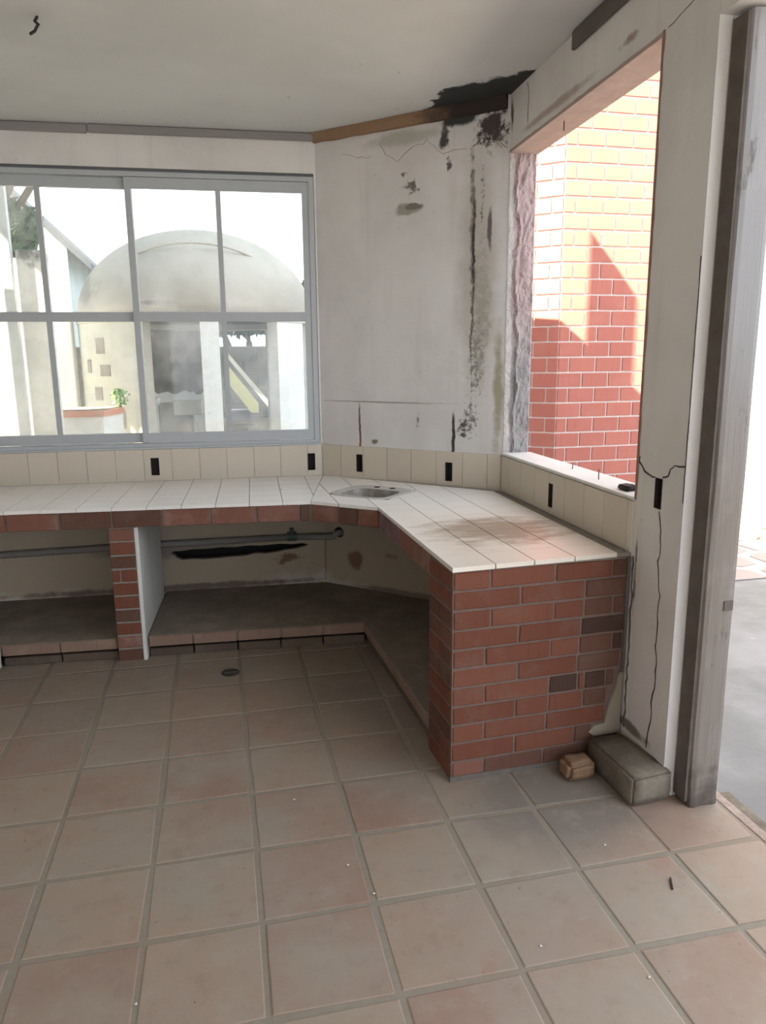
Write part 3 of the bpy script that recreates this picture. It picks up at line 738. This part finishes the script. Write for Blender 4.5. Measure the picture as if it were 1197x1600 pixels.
for r_, (js, ms) in enumerate(rows):
    z = .832 - CH*(r_+1) + .002
    for (a, b), m in zip(zip(js, js[1:]), ms):
        piece('brick', b-a-.009, .10, CH-.0105, m, end, (a+.008, random.uniform(-.0015, .001), z+.004), .003)
    for a, b in ((.010, .128), (.128, .255)):
        piece('brick', .012, b-a-.006 if b > .2 else b-a-.003, CH-.012, B_ if random.random() < .7 else Md, end, (-.002, a+.002, z+.004), .003)
# plaster patch low on the right, fillet at the base
bm = bmesh.new(); pp = [(.610, .10), (.66, .10), (.725, .10), (.725, .36), (.712, .36), (.70, .30), (.668, .215), (.655, .15), (.61, .145), (.585, .12)]
panel(bm, pp, [], -.006, .005); obj('plaster_patch', bm, M['patch'], end)['label'] = 'pale plaster patch'
bm = bmesh.new(); panel(bm, [(.720, .36), (.729, .36), (.729, .832), (.722, .832), (.716, .7), (.722, .55)], [], -.007, .004); obj('plaster_patch', bm, M['mortar_dark'], end)['label'] = 'dark dirty mortar strip'
bm = bmesh.new(); panel(bm, [(-.004, 0), (.60, 0), (.60, .012), (.3, .018), (-.004, .022)], [], -.005, .005); obj('base_mortar', bm, M['mortar_dark'], end)

# ------------------------------------------------------------------ brick divider under the left run
div = empty('brick_divider', (-.590, 3.945, 0), R(-3.2)); tag(div, 'narrow brick divider with white plastered side under the left worktop', 'brick pillar')
boxo('mortar_core', (.004, .128, .006, .80, 0, .742), M['mortar'], div)
boxo('plaster_side', (.129, .150, .004, .80, 0, .742), M['white_paint'], div, None, .003)['label'] = 'white plastered side'
ch = .742/10
mats10 = [Md, M['brick_edge'], B_, Md, B_, B_, B_, Md, B_, M['brick_edge']]
for k in range(10):
    if k == 6:
        piece('brick', .04, .11, ch-.012, B_, div, (.003, -.002, k*ch+.005), .003); piece('brick', .078, .11, ch-.012, B_, div, (.050, -.002, k*ch+.005), .003)
    else: piece('brick', .124, .11, ch-.012, mats10[k], div, (.003, -.002+random.uniform(-.001, .001), k*ch+.005), .003)

# ------------------------------------------------------------------ shelves
def shelf(name, label, poly, edge):
    sh_ = empty(name); tag(sh_, label, 'shelf')
    bm = bmesh.new(); prism(bm, poly, .062, .120); obj('slab', bm, M['shelf'], sh_)
    cx = sum(p[0] for p in poly)/len(poly); cy_ = sum(p[1] for p in poly)/len(poly)
    for (a, b) in edge:
        a, b = Vector(a), Vector(b); d = (b-a).normalized(); L = (b-a).length; rz = math.atan2(d.y, d.x); n = max(1, round(L/.25))
        nn = Vector((d.y, -d.x))
        for k in range(n):
            p = a + d*(L*k/n+.004) + nn*.011
            piece('shelf_brick', L/n-.008, .010, .056, M['brick_shelf'], sh_, (p.x, p.y, .062), .003, rz)
            p = a + d*(L*k/n+.004) - nn*.006
            piece('plinth_brick', L/n-.008, .05, .044, M['brick_plinth'], sh_, (p.x, p.y, .0), .003, rz)
    return sh_
yl = lambda x: 3.900 - .0600*(x-.765)
W_ = lambda x, d=.003: C1.y + (C1.x-x)*math.tan(-AW) - d
shelf('shelf', 'low concrete shelf under the corner sink, right of the brick divider',
      [(-.432, yl(-.432)+.012), (.765, 3.912), (.80, 2.705), rpt(1.17, -.003), rpt(.01, -.004), (C1.x-.002, C1.y-.004), (-.382, W_(-.382)), (-.388, 4.70)],
      [((-.434, yl(-.434)+.011), (.760, 3.911)), ((.765, 3.905), (.808, 2.71))])
shelf('shelf', 'dark concrete shelf under the worktop, left of the brick divider',
      [(-2.68, 4.12), (-.592, yl(-.592)+.012), (-.548, 4.75), (-.545, W_(-.545)), (-2.68, W_(-2.68))], [((-1.185, yl(-1.185)+.011), (-.594, yl(-.594)+.011)), ((-2.68, yl(-2.68)+.011), (-1.34, yl(-1.34)+.011))])
kerb = boxo('kerb', (-1.335, -1.187, 3.60, 4.008, 0, .125), M['white_paint'], None, None, .008, .004); tag(kerb, 'low white plastered kerb in front of the left shelf', 'kerb')

# ------------------------------------------------------------------ drain pipe under the worktop
pipe = empty('waste_pipe', C1, AW); tag(pipe, 'grey waste pipe along the wall under the worktop', 'pipe')
bm = bmesh.new(); tube(bm, [(-3.2, -.024, .40), (-1.09, -.024, .441), (-.2, -.024, .447)], .022, 10); obj('straight_run', bm, M['pipe'], pipe, None, True)
bm = bmesh.new(); e0 = Vector((-.2, -.024, .447))
tube(bm, [(-.2, -.026, .447), (-.06, -.040, .446), (.02, -.075, .448), (.05, -.10, .458), (.062, -.105, .474), (.085, -.098, .478), (.12, -.062, .478)], .021, 10); obj('elbow', bm, M['pipe'], pipe, None, True)
bm = bmesh.new(); tube(bm, [(-.25, -.026, .452), (-.19, -.026, .452)], .030, 10); tube(bm, [(-.22, -.03, .475), (-.22, -.03, .51)], .013, 8); obj('valve', bm, M['pipe_green'], pipe)['label'] = 'dull green valve'
bm = bmesh.new(); tube(bm, [(.118, .0, .478), (.118, .044, .478)], .035, 16); obj('pipe_hole', bm, M['black'], wall_corner)['label'] = 'black plug for the shade in the open pipe hole'  # solid black plug gives the shade of the pipe hole

# ------------------------------------------------------------------ floor drain, blocks, debris
dr = empty('floor_drain', (-.005, 3.658, .0005)); tag(dr, 'round iron floor drain in front of the shelf', 'drain')
bm = bmesh.new(); loft(bm, [([(.047*math.cos(k*PI/12), .047*math.sin(k*PI/12)) for k in range(24)], 0), ([(.046*math.cos(k*PI/12), .046*math.sin(k*PI/12)) for k in range(24)], .004), ([(.036*math.cos(k*PI/12), .036*math.sin(k*PI/12)) for k in range(24)], .004), ([(.034*math.cos(k*PI/12), .034*math.sin(k*PI/12)) for k in range(24)], .001)])
obj('drain_ring', bm, M['drain'], dr, None)
for k in range(5):
    a = (k-2)*.013; h = math.sqrt(.034**2-a*a); boxo('drain_bar', (-h, h, a-.003, a+.003, .0012, .0035), M['concrete'] if k == 2 else M['drain'], dr)

def rock(name, poly, z0, z1, mat, bev=.012, am=.004, cut=3):
    bm = bmesh.new(); prism(bm, poly, z0, z1); bmesh.ops.recalc_face_normals(bm, faces=bm.faces)
    bmesh.ops.bevel(bm, geom=list(bm.edges), offset=bev, segments=2, affect='EDGES')
    bmesh.ops.triangulate(bm, faces=bm.faces); bmesh.ops.subdivide_edges(bm, edges=list(bm.edges), cuts=cut, use_grid_fill=True)
    for v in bm.verts:
        d = mnoise.noise_vector(v.co*28)*am + mnoise.noise_vector(v.co*9)*am
        if v.co.z < z0+.002: d.z = 0
        v.co += d
    for v in bm.verts: v.co.z = max(v.co.z, z0)
    return obj(name, bm, mat, None, None, True)
tag(rock('concrete_block', [(1.360, 2.420), (1.515, 2.425), (1.545, 2.128), (1.375, 2.112)], 0.001, .118, M['concrete'], .010, .0025), 'grey concrete block on the floor at the foot of the pillar', 'block')
tag(rock('loose_brick', [(1.228, 2.410), (1.342, 2.402), (1.347, 2.312), (1.226, 2.305)], 0.001, .076, M['brick_tan'], .016, .004), 'small worn tan brick piece lying beside the concrete block', 'brick')

def twig(name, pts, r, mat, label, cat='wire'):
    bm = bmesh.new(); tube(bm, pts, r, 5); return tag(obj(name, bm, mat), label, cat)
twig('twig', [(1.295, 1.757, .004), (1.286, 1.74, .004), (1.272, 1.712, .004)], .003, M['box'], 'short black twig lying on the floor tiles at the right', 'twig')
twig('wire_hook', [(-.61, 3.44, CZ-.002), (-.615, 3.41, CZ-.03), (-.60, 3.395, CZ-.045), (-.625, 3.45, CZ-.05), (-.655, 3.52, CZ-.035)], .006, M['box'], 'bent dark wire hook hanging from the ceiling', 'hook')
s1 = Vector(rpt(.70, .09)); twig('steel_stub', [(s1.x, s1.y, 1.067), (s1.x+.002, s1.y, 1.10)], .0025, M['rust'], 'thin rusty steel stub on the opening sill, farther one')
s1 = Vector(rpt(1.02, .06)); twig('steel_stub', [(s1.x, s1.y, 1.067), (s1.x-.001, s1.y, 1.115)], .0025, M['rust'], 'thin rusty steel stub on the opening sill, nearer and taller one')
s1 = Vector(rpt(.55, .05)); twig('steel_stub', [(s1.x, s1.y, 2.642), (s1.x, s1.y, 2.600)], .003, M['rust'], 'rusty steel stub hanging from the lintel edge')
s1 = Vector(rpt(1.28, .05))
rb = rock('rubble_lump', [(s1.x-.03, s1.y-.05), (s1.x+.03, s1.y-.04), (s1.x+.025, s1.y+.05), (s1.x-.025, s1.y+.04)], 1.0695, 1.090, M['box'], .006, .006, 2); tag(rb, 'dark lump of rubble on the opening sill by the pillar', 'rubble')
M['chip'] = flat('plaster_chip', (.62, .58, .52), .9)
chips = [(.33, 2.05), (.385, 1.905), (-.28, 1.66), (.79, 1.60), (1.02, 1.44), (1.18, 1.95), (.2, 2.45)]
for k, (a, b) in enumerate(chips):
    c = rock('plaster_chip', [(a-.004, b-.003), (a+.005, b-.003), (a+.003, b+.004), (a-.003, b+.003)], .0008, .004, M['chip'], .001, .001, 0)
    tag(c, 'tiny pale plaster chip lying on the terracotta floor', 'chip', 'plaster chips scattered on the floor')

# ------------------------------------------------------------------ weathered door post
post = empty('door_post', (1.575, 2.068, 0)); tag(post, 'tall weathered grey wooden post at the doorway beside the pillar', 'post')
bm = bmesh.new(); nz = 70; cols = 10; ring = []
base = [(0, 0), (.115, 0), (.115, .076), (0, .076)]
per = []
for k in range(4):
    p, q = base[k], base[(k+1) % 4]; nn_ = 6
    for i in range(nn_): per.append((p[0]+(q[0]-p[0])*i/nn_, p[1]+(q[1]-p[1])*i/nn_, i == 0))
for k in range(nz+1):
    zz = 2.575*k/nz; rg = []
    for i, (a, b, c) in enumerate(per):
        ro = .0025 + .006*max(0, 1-zz/.35)
        nz_ = mnoise.noise_vector(Vector((a*14, b*14, zz*3.2)))*ro
        ins = .004 if c else 0
        aa = a + (ins if a < .05 else -ins); bb = b + (ins if b < .04 else -ins)
        rg.append(bm.verts.new((aa+nz_.x, bb+nz_.y, zz)))
    ring.append(rg)
for a, b in zip(ring, ring[1:]):
    for k in range(len(a)): bm.faces.new((a[k], a[(k+1) % len(a)], b[(k+1) % len(b)], b[k]))
bm.faces.new(ring[0]); bm.faces.new(ring[-1])
obj('timber', bm, M['wood'], post)
M['wood_dark'] = flat('dark_wood_strip', (.125, .102, .085), .9, var=.4, scale=14)
strip('dark_edge', -.010, .0, .02, 2.57, .012, .078, M['wood_dark'], post, 70, .004)['label'] = 'dark brown edge strip on the left side'  # thin dark brown strip along the post's left face
boxo('mortise', (.072, .106, -.0030, .002, .738, .772), M['wood_dark'], post)['label'] = 'dark square mortise patch'

# ------------------------------------------------------------------ outside, right: kerb, courtyard, walls
M['curb'] = None
g = G('pinkish_threshold', .92, .2); n = g.noise(8, 6, .65); f = g.noise(55, 4, .7)
g.color(g.mix(g.ss(g.mt('ADD', g.mul(n, .8), g.mul(f, .3)), .35, .8), (.27, .205, .165), (.44, .365, .31))); g.bump(f, .6, .008); M['curb'] = g.m
thr = empty('doorway_kerb', (1.765, 2.1, -.05)); tag(thr, 'pinkish concrete kerb along the doorway edge of the tiled floor', 'kerb')
boxo('kerb_top', (-.057, -.012, -6.2, .06, -.04, .046), M['curb'], thr, None, .006, .004); boxo('kerb_step', (-.011, .045, -6.2, .06, -.04, .030), M['concrete'], thr, None, .006, .004)
struct(boxo('ground_courtyard', (1.72, 14., -7, 14, -.25, -.032), M['cement']), 'grey cement courtyard ground with pale paint patches')
struct(boxo('ground_garden', (-12., 1.715, 4.98, 18, -.25, -.05), M['soil']), 'garden ground behind the window')
struct(boxo('ground_front', (-12., 1.70, -12, -4.21, -.25, -.05), M['cement']), 'paved ground in front of the house')
pv = empty('flagstone_paving', (0, 0, -.032)); tag(pv, 'reddish flagstones with pale joints in front of the white courtyard wall', 'paving')
boxo('pale_bedding', (3.2, 6.8, 4.5, 5.5, -.02, .004), M['grout_white'], pv)
for i in range(9):
    for k in range(3):
        cx = 3.4+.39*i+(.19 if k % 2 else 0); cy_ = 4.6+.36*k
        poly = []
        for a in range(6):
            an = a*PI/3+.5+random.uniform(-.25, .25); rr = .185*random.uniform(.86, 1.03); poly.append((cx+rr*1.05*math.cos(an), cy_+rr*math.sin(an)))
        poly = clip_conv(poly, [(3.2, 4.5), (6.8, 4.5), (6.8, 5.5), (3.2, 5.5)])
        if len(poly) < 3: continue
        bm = bmesh.new(); prism(bm, poly, .001, .010); obj('flagstone', bm, M['flag'], pv)
cw = boxo('courtyard_wall', (4.15, 9.0, 5.56, 5.76, -.04, 3.4), M['white_out']); tag(cw, 'bright white rendered courtyard wall seen through the doorway', 'wall')
st = empty('dry_plant', (4.72, 5.45, -.0195)); tag(st, 'dry reddish plant stalk at the foot of the white courtyard wall', 'plant')
bm = bmesh.new(); tube(bm, [(0, 0, 0), (.03, .0, .2), (.14, .04, .5)], [.02, .015, .008], 6); tube(bm, [(0.02, 0, .12), (-.06, .02, .25)], .008, 5); obj('stalk', bm, M['paleboard'], st)
bm = bmesh.new()
for k in range(24):
    a = random.uniform(0, 2*PI); rr = random.uniform(.02, .12); c = Vector((rr*math.cos(a), rr*math.sin(a)*.6, random.uniform(.01, .12))); d = Vector((random.uniform(-1, 1), random.uniform(-1, 1), random.uniform(0, 1)))*.03; e = d.orthogonal()*.5
    bm.faces.new([bm.verts.new(p) for p in (c-d, c+e, c+d, c-e)])
obj('dry_leaves', bm, M['red_edge'], st)['kind'] = 'stuff'

# outdoor block wall: front face along x, left face turned back
bw = empty('block_wall', (2.568, 5.30, -.03)); tag(bw, 'red block wall with white joints outside the glassless opening', 'brick wall')
LA = R(140); la = Vector((math.cos(LA), math.sin(LA)))
core = bmesh.new(); lx_, ly_ = la*.95
prism(core, [(.004, .010), (1.50, .010), (1.50, .22), (.1, .22), (lx_+.15, ly_+.16), (lx_+.01, ly_+.009)], 0, 4.64); obj('mortar_core', core, M['grout_white'], bw)
CHo, LO, J = .1158, .2235, .0135
nrow = 40
for r_ in range(nrow):
    z = .007 + .0545 - .0545 + CHo*r_ ; off = 0 if r_ % 2 else .5
    a = -off*LO+.09*0
    xx = -off*LO + .093
    cuts = [0] + [c for c in [xx+LO*k for k in range(-1, 8)] if .03 < c < 1.35] + [1.45]
    if z > .55:
        for p, q in zip(cuts, cuts[1:]):
            if q-p > .02 and p < 1.0: piece('brick', q-p-J, .035, CHo-J, M['brick_out'], bw, (p+J/2, .0, z+J/2), .002, 0., .0006, 2)
        cuts = [0] + [c for c in [(.2 if off else .088)+LO*k for k in range(0, 5)]]
        for p, q in zip(cuts, cuts[1:]):
            if q < .80:
                pos = la*(q-J/2); piece('brick', q-p-J, .035, CHo-J, M['brick_out'], bw, (pos.x, pos.y, z+J/2), .002, LA+PI, .0006, 2)

# ------------------------------------------------------------------ outside, behind the window: domed kiosk
kx, ky, KR = -.13, 8.0, 1.165
kio = empty('domed_kiosk', (kx, ky, -.05)); tag(kio, 'round garden kiosk with a plain rendered dome behind the window', 'kiosk')
def arc(bm, p0, p1, r0, r1, z0, z1, n=None):
    n = n or max(2, int(abs(p1-p0)/6)); prev = None
    for k in range(n+1):
        a = R(p0+(p1-p0)*k/n); s, c = math.sin(a), -math.cos(a)
        cur = [bm.verts.new((r*s, r*c, z)) for r, z in ((r0, z0), (r1, z0), (r1, z1), (r0, z1))]
        if prev:
            for q in range(4): bm.faces.new((prev[q], prev[(q+1) % 4], cur[(q+1) % 4], cur[q]))
        else: bm.faces.new(cur)
        prev = cur
    bm.faces.new(prev)
bm = bmesh.new(); rings = []
ZS, HD = 2.06, .86
for k in range(15):
    t = PI/2*k/14.3; rings.append((KR*math.cos(t), ZS+HD*math.sin(t)))
for k in range(14, -1, -1):
    t = PI/2*k/14.3; rings.append(((KR-.1)*math.cos(t), ZS+(HD-.08)*math.sin(t)))
rr_ = [[bm.verts.new((r*math.cos(a*PI/28), r*math.sin(a*PI/28), z)) for a in range(56)] for r, z in rings]
for a, b in zip(rr_, rr_[1:] + rr_[:1]):
    for k in range(56): bm.faces.new((a[k], a[(k+1) % 56], b[(k+1) % 56], b[k]))
obj('dome', bm, M['dome'], kio, None, True)
bm = bmesh.new()
tube(bm, [((KR*math.cos(R(40))+.01)*math.sin(R(a))*.86, -(KR*.80)*math.cos(R(a*.9)), ZS+.40+.22*math.cos(R(a*1.25))) for a in range(-60, 61, 6)], .012, 6)
obj('arched_moulding', bm, M['dome'], kio, None, True)
bm = bmesh.new(); arc(bm, -180, 180, KR-.16, KR+.01, 2.0, ZS, 48); obj('ring_beam', bm, M['cream'], kio)
bm = bmesh.new(); arc(bm, -108, -24, KR-.14, KR, 0, 1.999); obj('drum_wall', bm, M['cream'], kio)['label'] = 'cream curved wall with patches'
for p0, p1 in ((1, 9), (38, 58), (84, 96), (128, 136)):
    bm = bmesh.new(); arc(bm, p0, p1, KR-.14, KR, 0, 1.999, 3); obj('post', bm, M['white_out'], kio)['label'] = 'white post'
bm = bmesh.new(); arc(bm, 172, 251, KR-.14, KR, 0, 1.999); obj('back_wall', bm, M['back_shade'], kio)['label'] = 'back wall coloured dark for the shaded interior'
for (p0, p1, z0, z1) in ((-62, -58, 1.55, 1.67), (-50, -43, 1.52, 1.62), (-56, -50, 1.30, 1.42), (-52, -46, 1.72, 1.86), (-45, -36, 1.05, 1.22)):
    bm = bmesh.new(); arc(bm, p0, p1, KR+.001, KR+.006, z0, z1, 2); obj('bare_patch', bm, M['mortar'], kio)['label'] = 'bare grey patch'
# ragged white plaster below the shade-dark wall inside
bm = bmesh.new(); prev = None
for k in range(31):
    a = R(176+70*k/30); r0, r1 = KR-.155, KR-.141; zt = 1.30+.07*mnoise.noise(Vector((k*.45, 0, 0)))+.05*mnoise.noise(Vector((k*1.3, 3, 0)))
    s, c = math.sin(a), -math.cos(a); cur = [bm.verts.new((r*s, r*c, z)) for r, z in ((r0, .0), (r1, .0), (r1, zt), (r0, zt))]
    if prev:
        for q in range(4): bm.faces.new((prev[q], prev[(q+1) % 4], cur[(q+1) % 4], cur[q]))
    else: bm.faces.new(cur)
    prev = cur
bm.faces.new(prev); obj('lower_plaster', bm, M['white_out'], kio)['label'] = 'ragged white lower plaster'
gr_ = empty('brick_grill', (-.48, 8.45, -.05)); tag(gr_, 'grey block grill hearth inside the domed kiosk', 'grill')
boxo('hearth', (-.13, .22, -.2, .2, 0, 1.20), M['garden_block'], gr_, None, .01); boxo('white_side', (-.30, -.135, -.2, .2, 0, 1.26), M['white_out'], gr_, None, .01)
boxo('cream_ledge', (.02, .33, -.26, -.205, 1.08, 1.24), M['cream'], gr_, None, .01)
bn = empty('masonry_bench', (-1.06, 6.32, -.05)); tag(bn, 'masonry counter with an orange tile edge left of the kiosk', 'counter')
bm = bmesh.new(); prism(bm, [(-.35, .01), (.155, .01), (.26, .42), (-.35, .42)], 0, 1.21); obj('base', bm, M['white_out'], bn)
bm = bmesh.new(); prism(bm, [(-.36, -.012), (.165, -.012), (.275, .43), (-.36, .43)], 1.212, 1.262); obj('edge_tile', bm, M['red_edge'], bn)['label'] = 'orange tile edge'
bm = bmesh.new(); prism(bm, [(-.35, .0), (.155, .0), (.262, .42), (-.35, .42)], 1.2625, 1.272); obj('top', bm, M['concrete'], bn)

def leafball(bm, c, r, n, size, flat_=1.):
    for _ in range(n):
        d = Vector((random.gauss(0, 1), random.gauss(0, 1), random.gauss(0, 1))).normalized()*r*random.uniform(.55, 1.)
        d.z *= flat_; p = Vector(c)+d; u = Vector((random.uniform(-1, 1), random.uniform(-1, 1), random.uniform(-1, 1))).normalized()*size*random.uniform(.6, 1.3); v = u.orthogonal()*.45
        bm.faces.new([bm.verts.new(q) for q in (p-u, p+v, p+u, p-v)])
pl = empty('small_plant', (-.80, 6.66, 1.222)); tag(pl, 'small light green plant on the masonry counter', 'plant')
bm = bmesh.new(); leafball(bm, (0, 0, .08), .08, 60, .03); obj('leaves', bm, M['leaf_light'], pl)['kind'] = 'stuff'
bm = bmesh.new(); tube(bm, [(0, 0, 0), (0, 0, .08)], .008, 5); obj('stem', bm, M['bark'], pl)

# left of the kiosk: pole, white post, white garden wall, house, trees
pole = boxo('garden_pole', (-1.455, -1.385, 5.96, 6.03, -.05, 3.3), M['alu'], None, None, .004); tag(pole, 'slim grey pole behind the left window pane', 'pole')
wp = boxo('garden_post', (-.095, .095, -.09, .09, 0, 2.45), M['white_post'], None, Matrix.Translation((-1.275, 6.12, -.05)), .01); tag(wp, 'square white garden post with black mould at its top', 'post')
gw = boxo('garden_wall', (-5.5, -1.31, 7.62, 7.80, -.05, 2.02), M['white_out'], None, None, .01); tag(gw, 'low white garden wall left of the kiosk', 'wall')
hs = empty('neighbour_house', (-4.2, 12.0, -.05)); tag(hs, 'bluish white neighbouring house with a steep gable roof', 'house')
bm = bmesh.new(); panel(bm, [(-2.2, 0), (2.18, 0), (2.18, 3.38), (0, 5.50), (-2.2, 3.38)], [], 0, 5.); obj('house_walls', bm, M['bluewhite'], hs)
for s in (-1, 1):
    bm = bmesh.new(); a = [(0, 5.52), (2.50*s, 3.09), (2.50*s, 2.99), (2.19*s, 3.29), (0, 5.505)] if s > 0 else [(0, 5.52), (-2.5, 3.09), (-2.5, 2.99), (-2.21, 3.29), (0, 5.505)]
    panel(bm, a, [], -.06, 5.2); obj('roof_slope', bm, M['slate'], hs)
def tree(label, x, y, h, balls, n, size, mat, r=.12):
    t = empty('tree', (x, y, -.05)); tag(t, label, 'tree')
    bm = bmesh.new(); tube(bm, [(0, 0, 0), (.05, 0, h*.5), (0, .05, h*.85)], [r, r*.8, r*.4], 8)
    for b in balls: tube(bm, [(0.03, 0, h*.5), (b[0]*.6, b[1]*.6, (h*.5+b[2])*.5+.1), (b[0], b[1], b[2])], [r*.5, r*.3, r*.1], 5)
    obj('trunk', bm, M['bark'], t)
    bm = bmesh.new()
    for b in balls: leafball(bm, b[:3], b[3], n, size, .8)
    obj('foliage', bm, M[mat], t)['kind'] = 'stuff'
tree('dark tree beyond the white garden wall at the left pane, unseen upper crown added for shade', -3.0, 10.0, 4.6, [(.62, .1, 3.25, .38), (-.2, 0, 3.0, .6), (.0, -.2, 5.0, .9), (.8, -.3, 5.0, .9), (1.5, -.3, 5.2, .9), (.5, .3, 5.8, .9), (1.3, .2, 6.0, .9), (2.1, -.2, 5.6, .8)], 1100, .12, 'leaf')  # upper leaf balls sit above the view, added to shade the garden block wall
tree('unseen spreading tree added left of the kiosk to shade its dome', -4.4, 6.5, 4.9, [(.6, 0, 5.0, 1.1), (1.5, .2, 4.9, 1.2), (2.3, -.2, 4.9, 1.2), (2.9, .3, 5.2, 1.1), (1.4, -.8, 5.4, 1.1), (2.3, .9, 5.3, 1.1), (3.3, -.4, 5.5, 1.0), (1.3, 1.0, 4.8, 1.1), (2.6, -1.0, 5.6, 1.0), (3.4, .6, 5.8, .9)], 1500, .15, 'leaf', .22)  # out of view, added to keep the kiosk dome in shade
tree('low dark tree over the garden block wall behind the kiosk', .55, 12.1, 2.3, [(0, 0, 2.42, .5), (.5, .1, 2.46, .5), (-.5, 0, 2.42, .5), (1.0, 0, 2.5, .5), (-1.0, 0, 2.46, .5), (1.5, 0, 2.5, .5)], 900, .09, 'leaf')
# block wall at the end of the garden
gb = empty('block_garden_wall', (-2.2, 11.0, -.05)); tag(gb, 'grey-green block wall at the end of the garden', 'wall')
boxo('core', (0, 7.0, .03, .2, 0, 1.86), M['mortar'], gb)
for r_ in range(9):
    for k in range(17):
        xx = .40*k + (.2 if r_ % 2 else 0)
        if xx+.4 > 7: continue
        piece('block', .388, .06, .194, M['garden_block'], gb, (xx+.006, 0, .03+.203*r_), .006)
# garden stair with yellow stringer
gs = empty('garden_stair', (.10, 9.9, -.05)); tag(gs, 'garden stair with sloping yellow board seen through the kiosk', 'stair')
bm = bmesh.new(); panel(bm, [(.02, 1.42), (.02, 1.66), (.44, 1.10), (.44, .98), (.34, .98)], [], 0, .06); obj('stringer', bm, M['yellow'], gs)['label'] = 'yellow sloping board'
bm = bmesh.new(); panel(bm, [(.05, 1.80), (.05, 1.72), (.60, 1.02), (.68, 1.02)], [], .5, .56); obj('handrail', bm, M['paleboard'], gs)['label'] = 'pale sloping rail'
for k in range(6): boxo('step', (.02+.0*k, .34+.06*k, .06, .5, 1.0-.2*k-.16, 1.0-.2*k), M['slate'], gs)
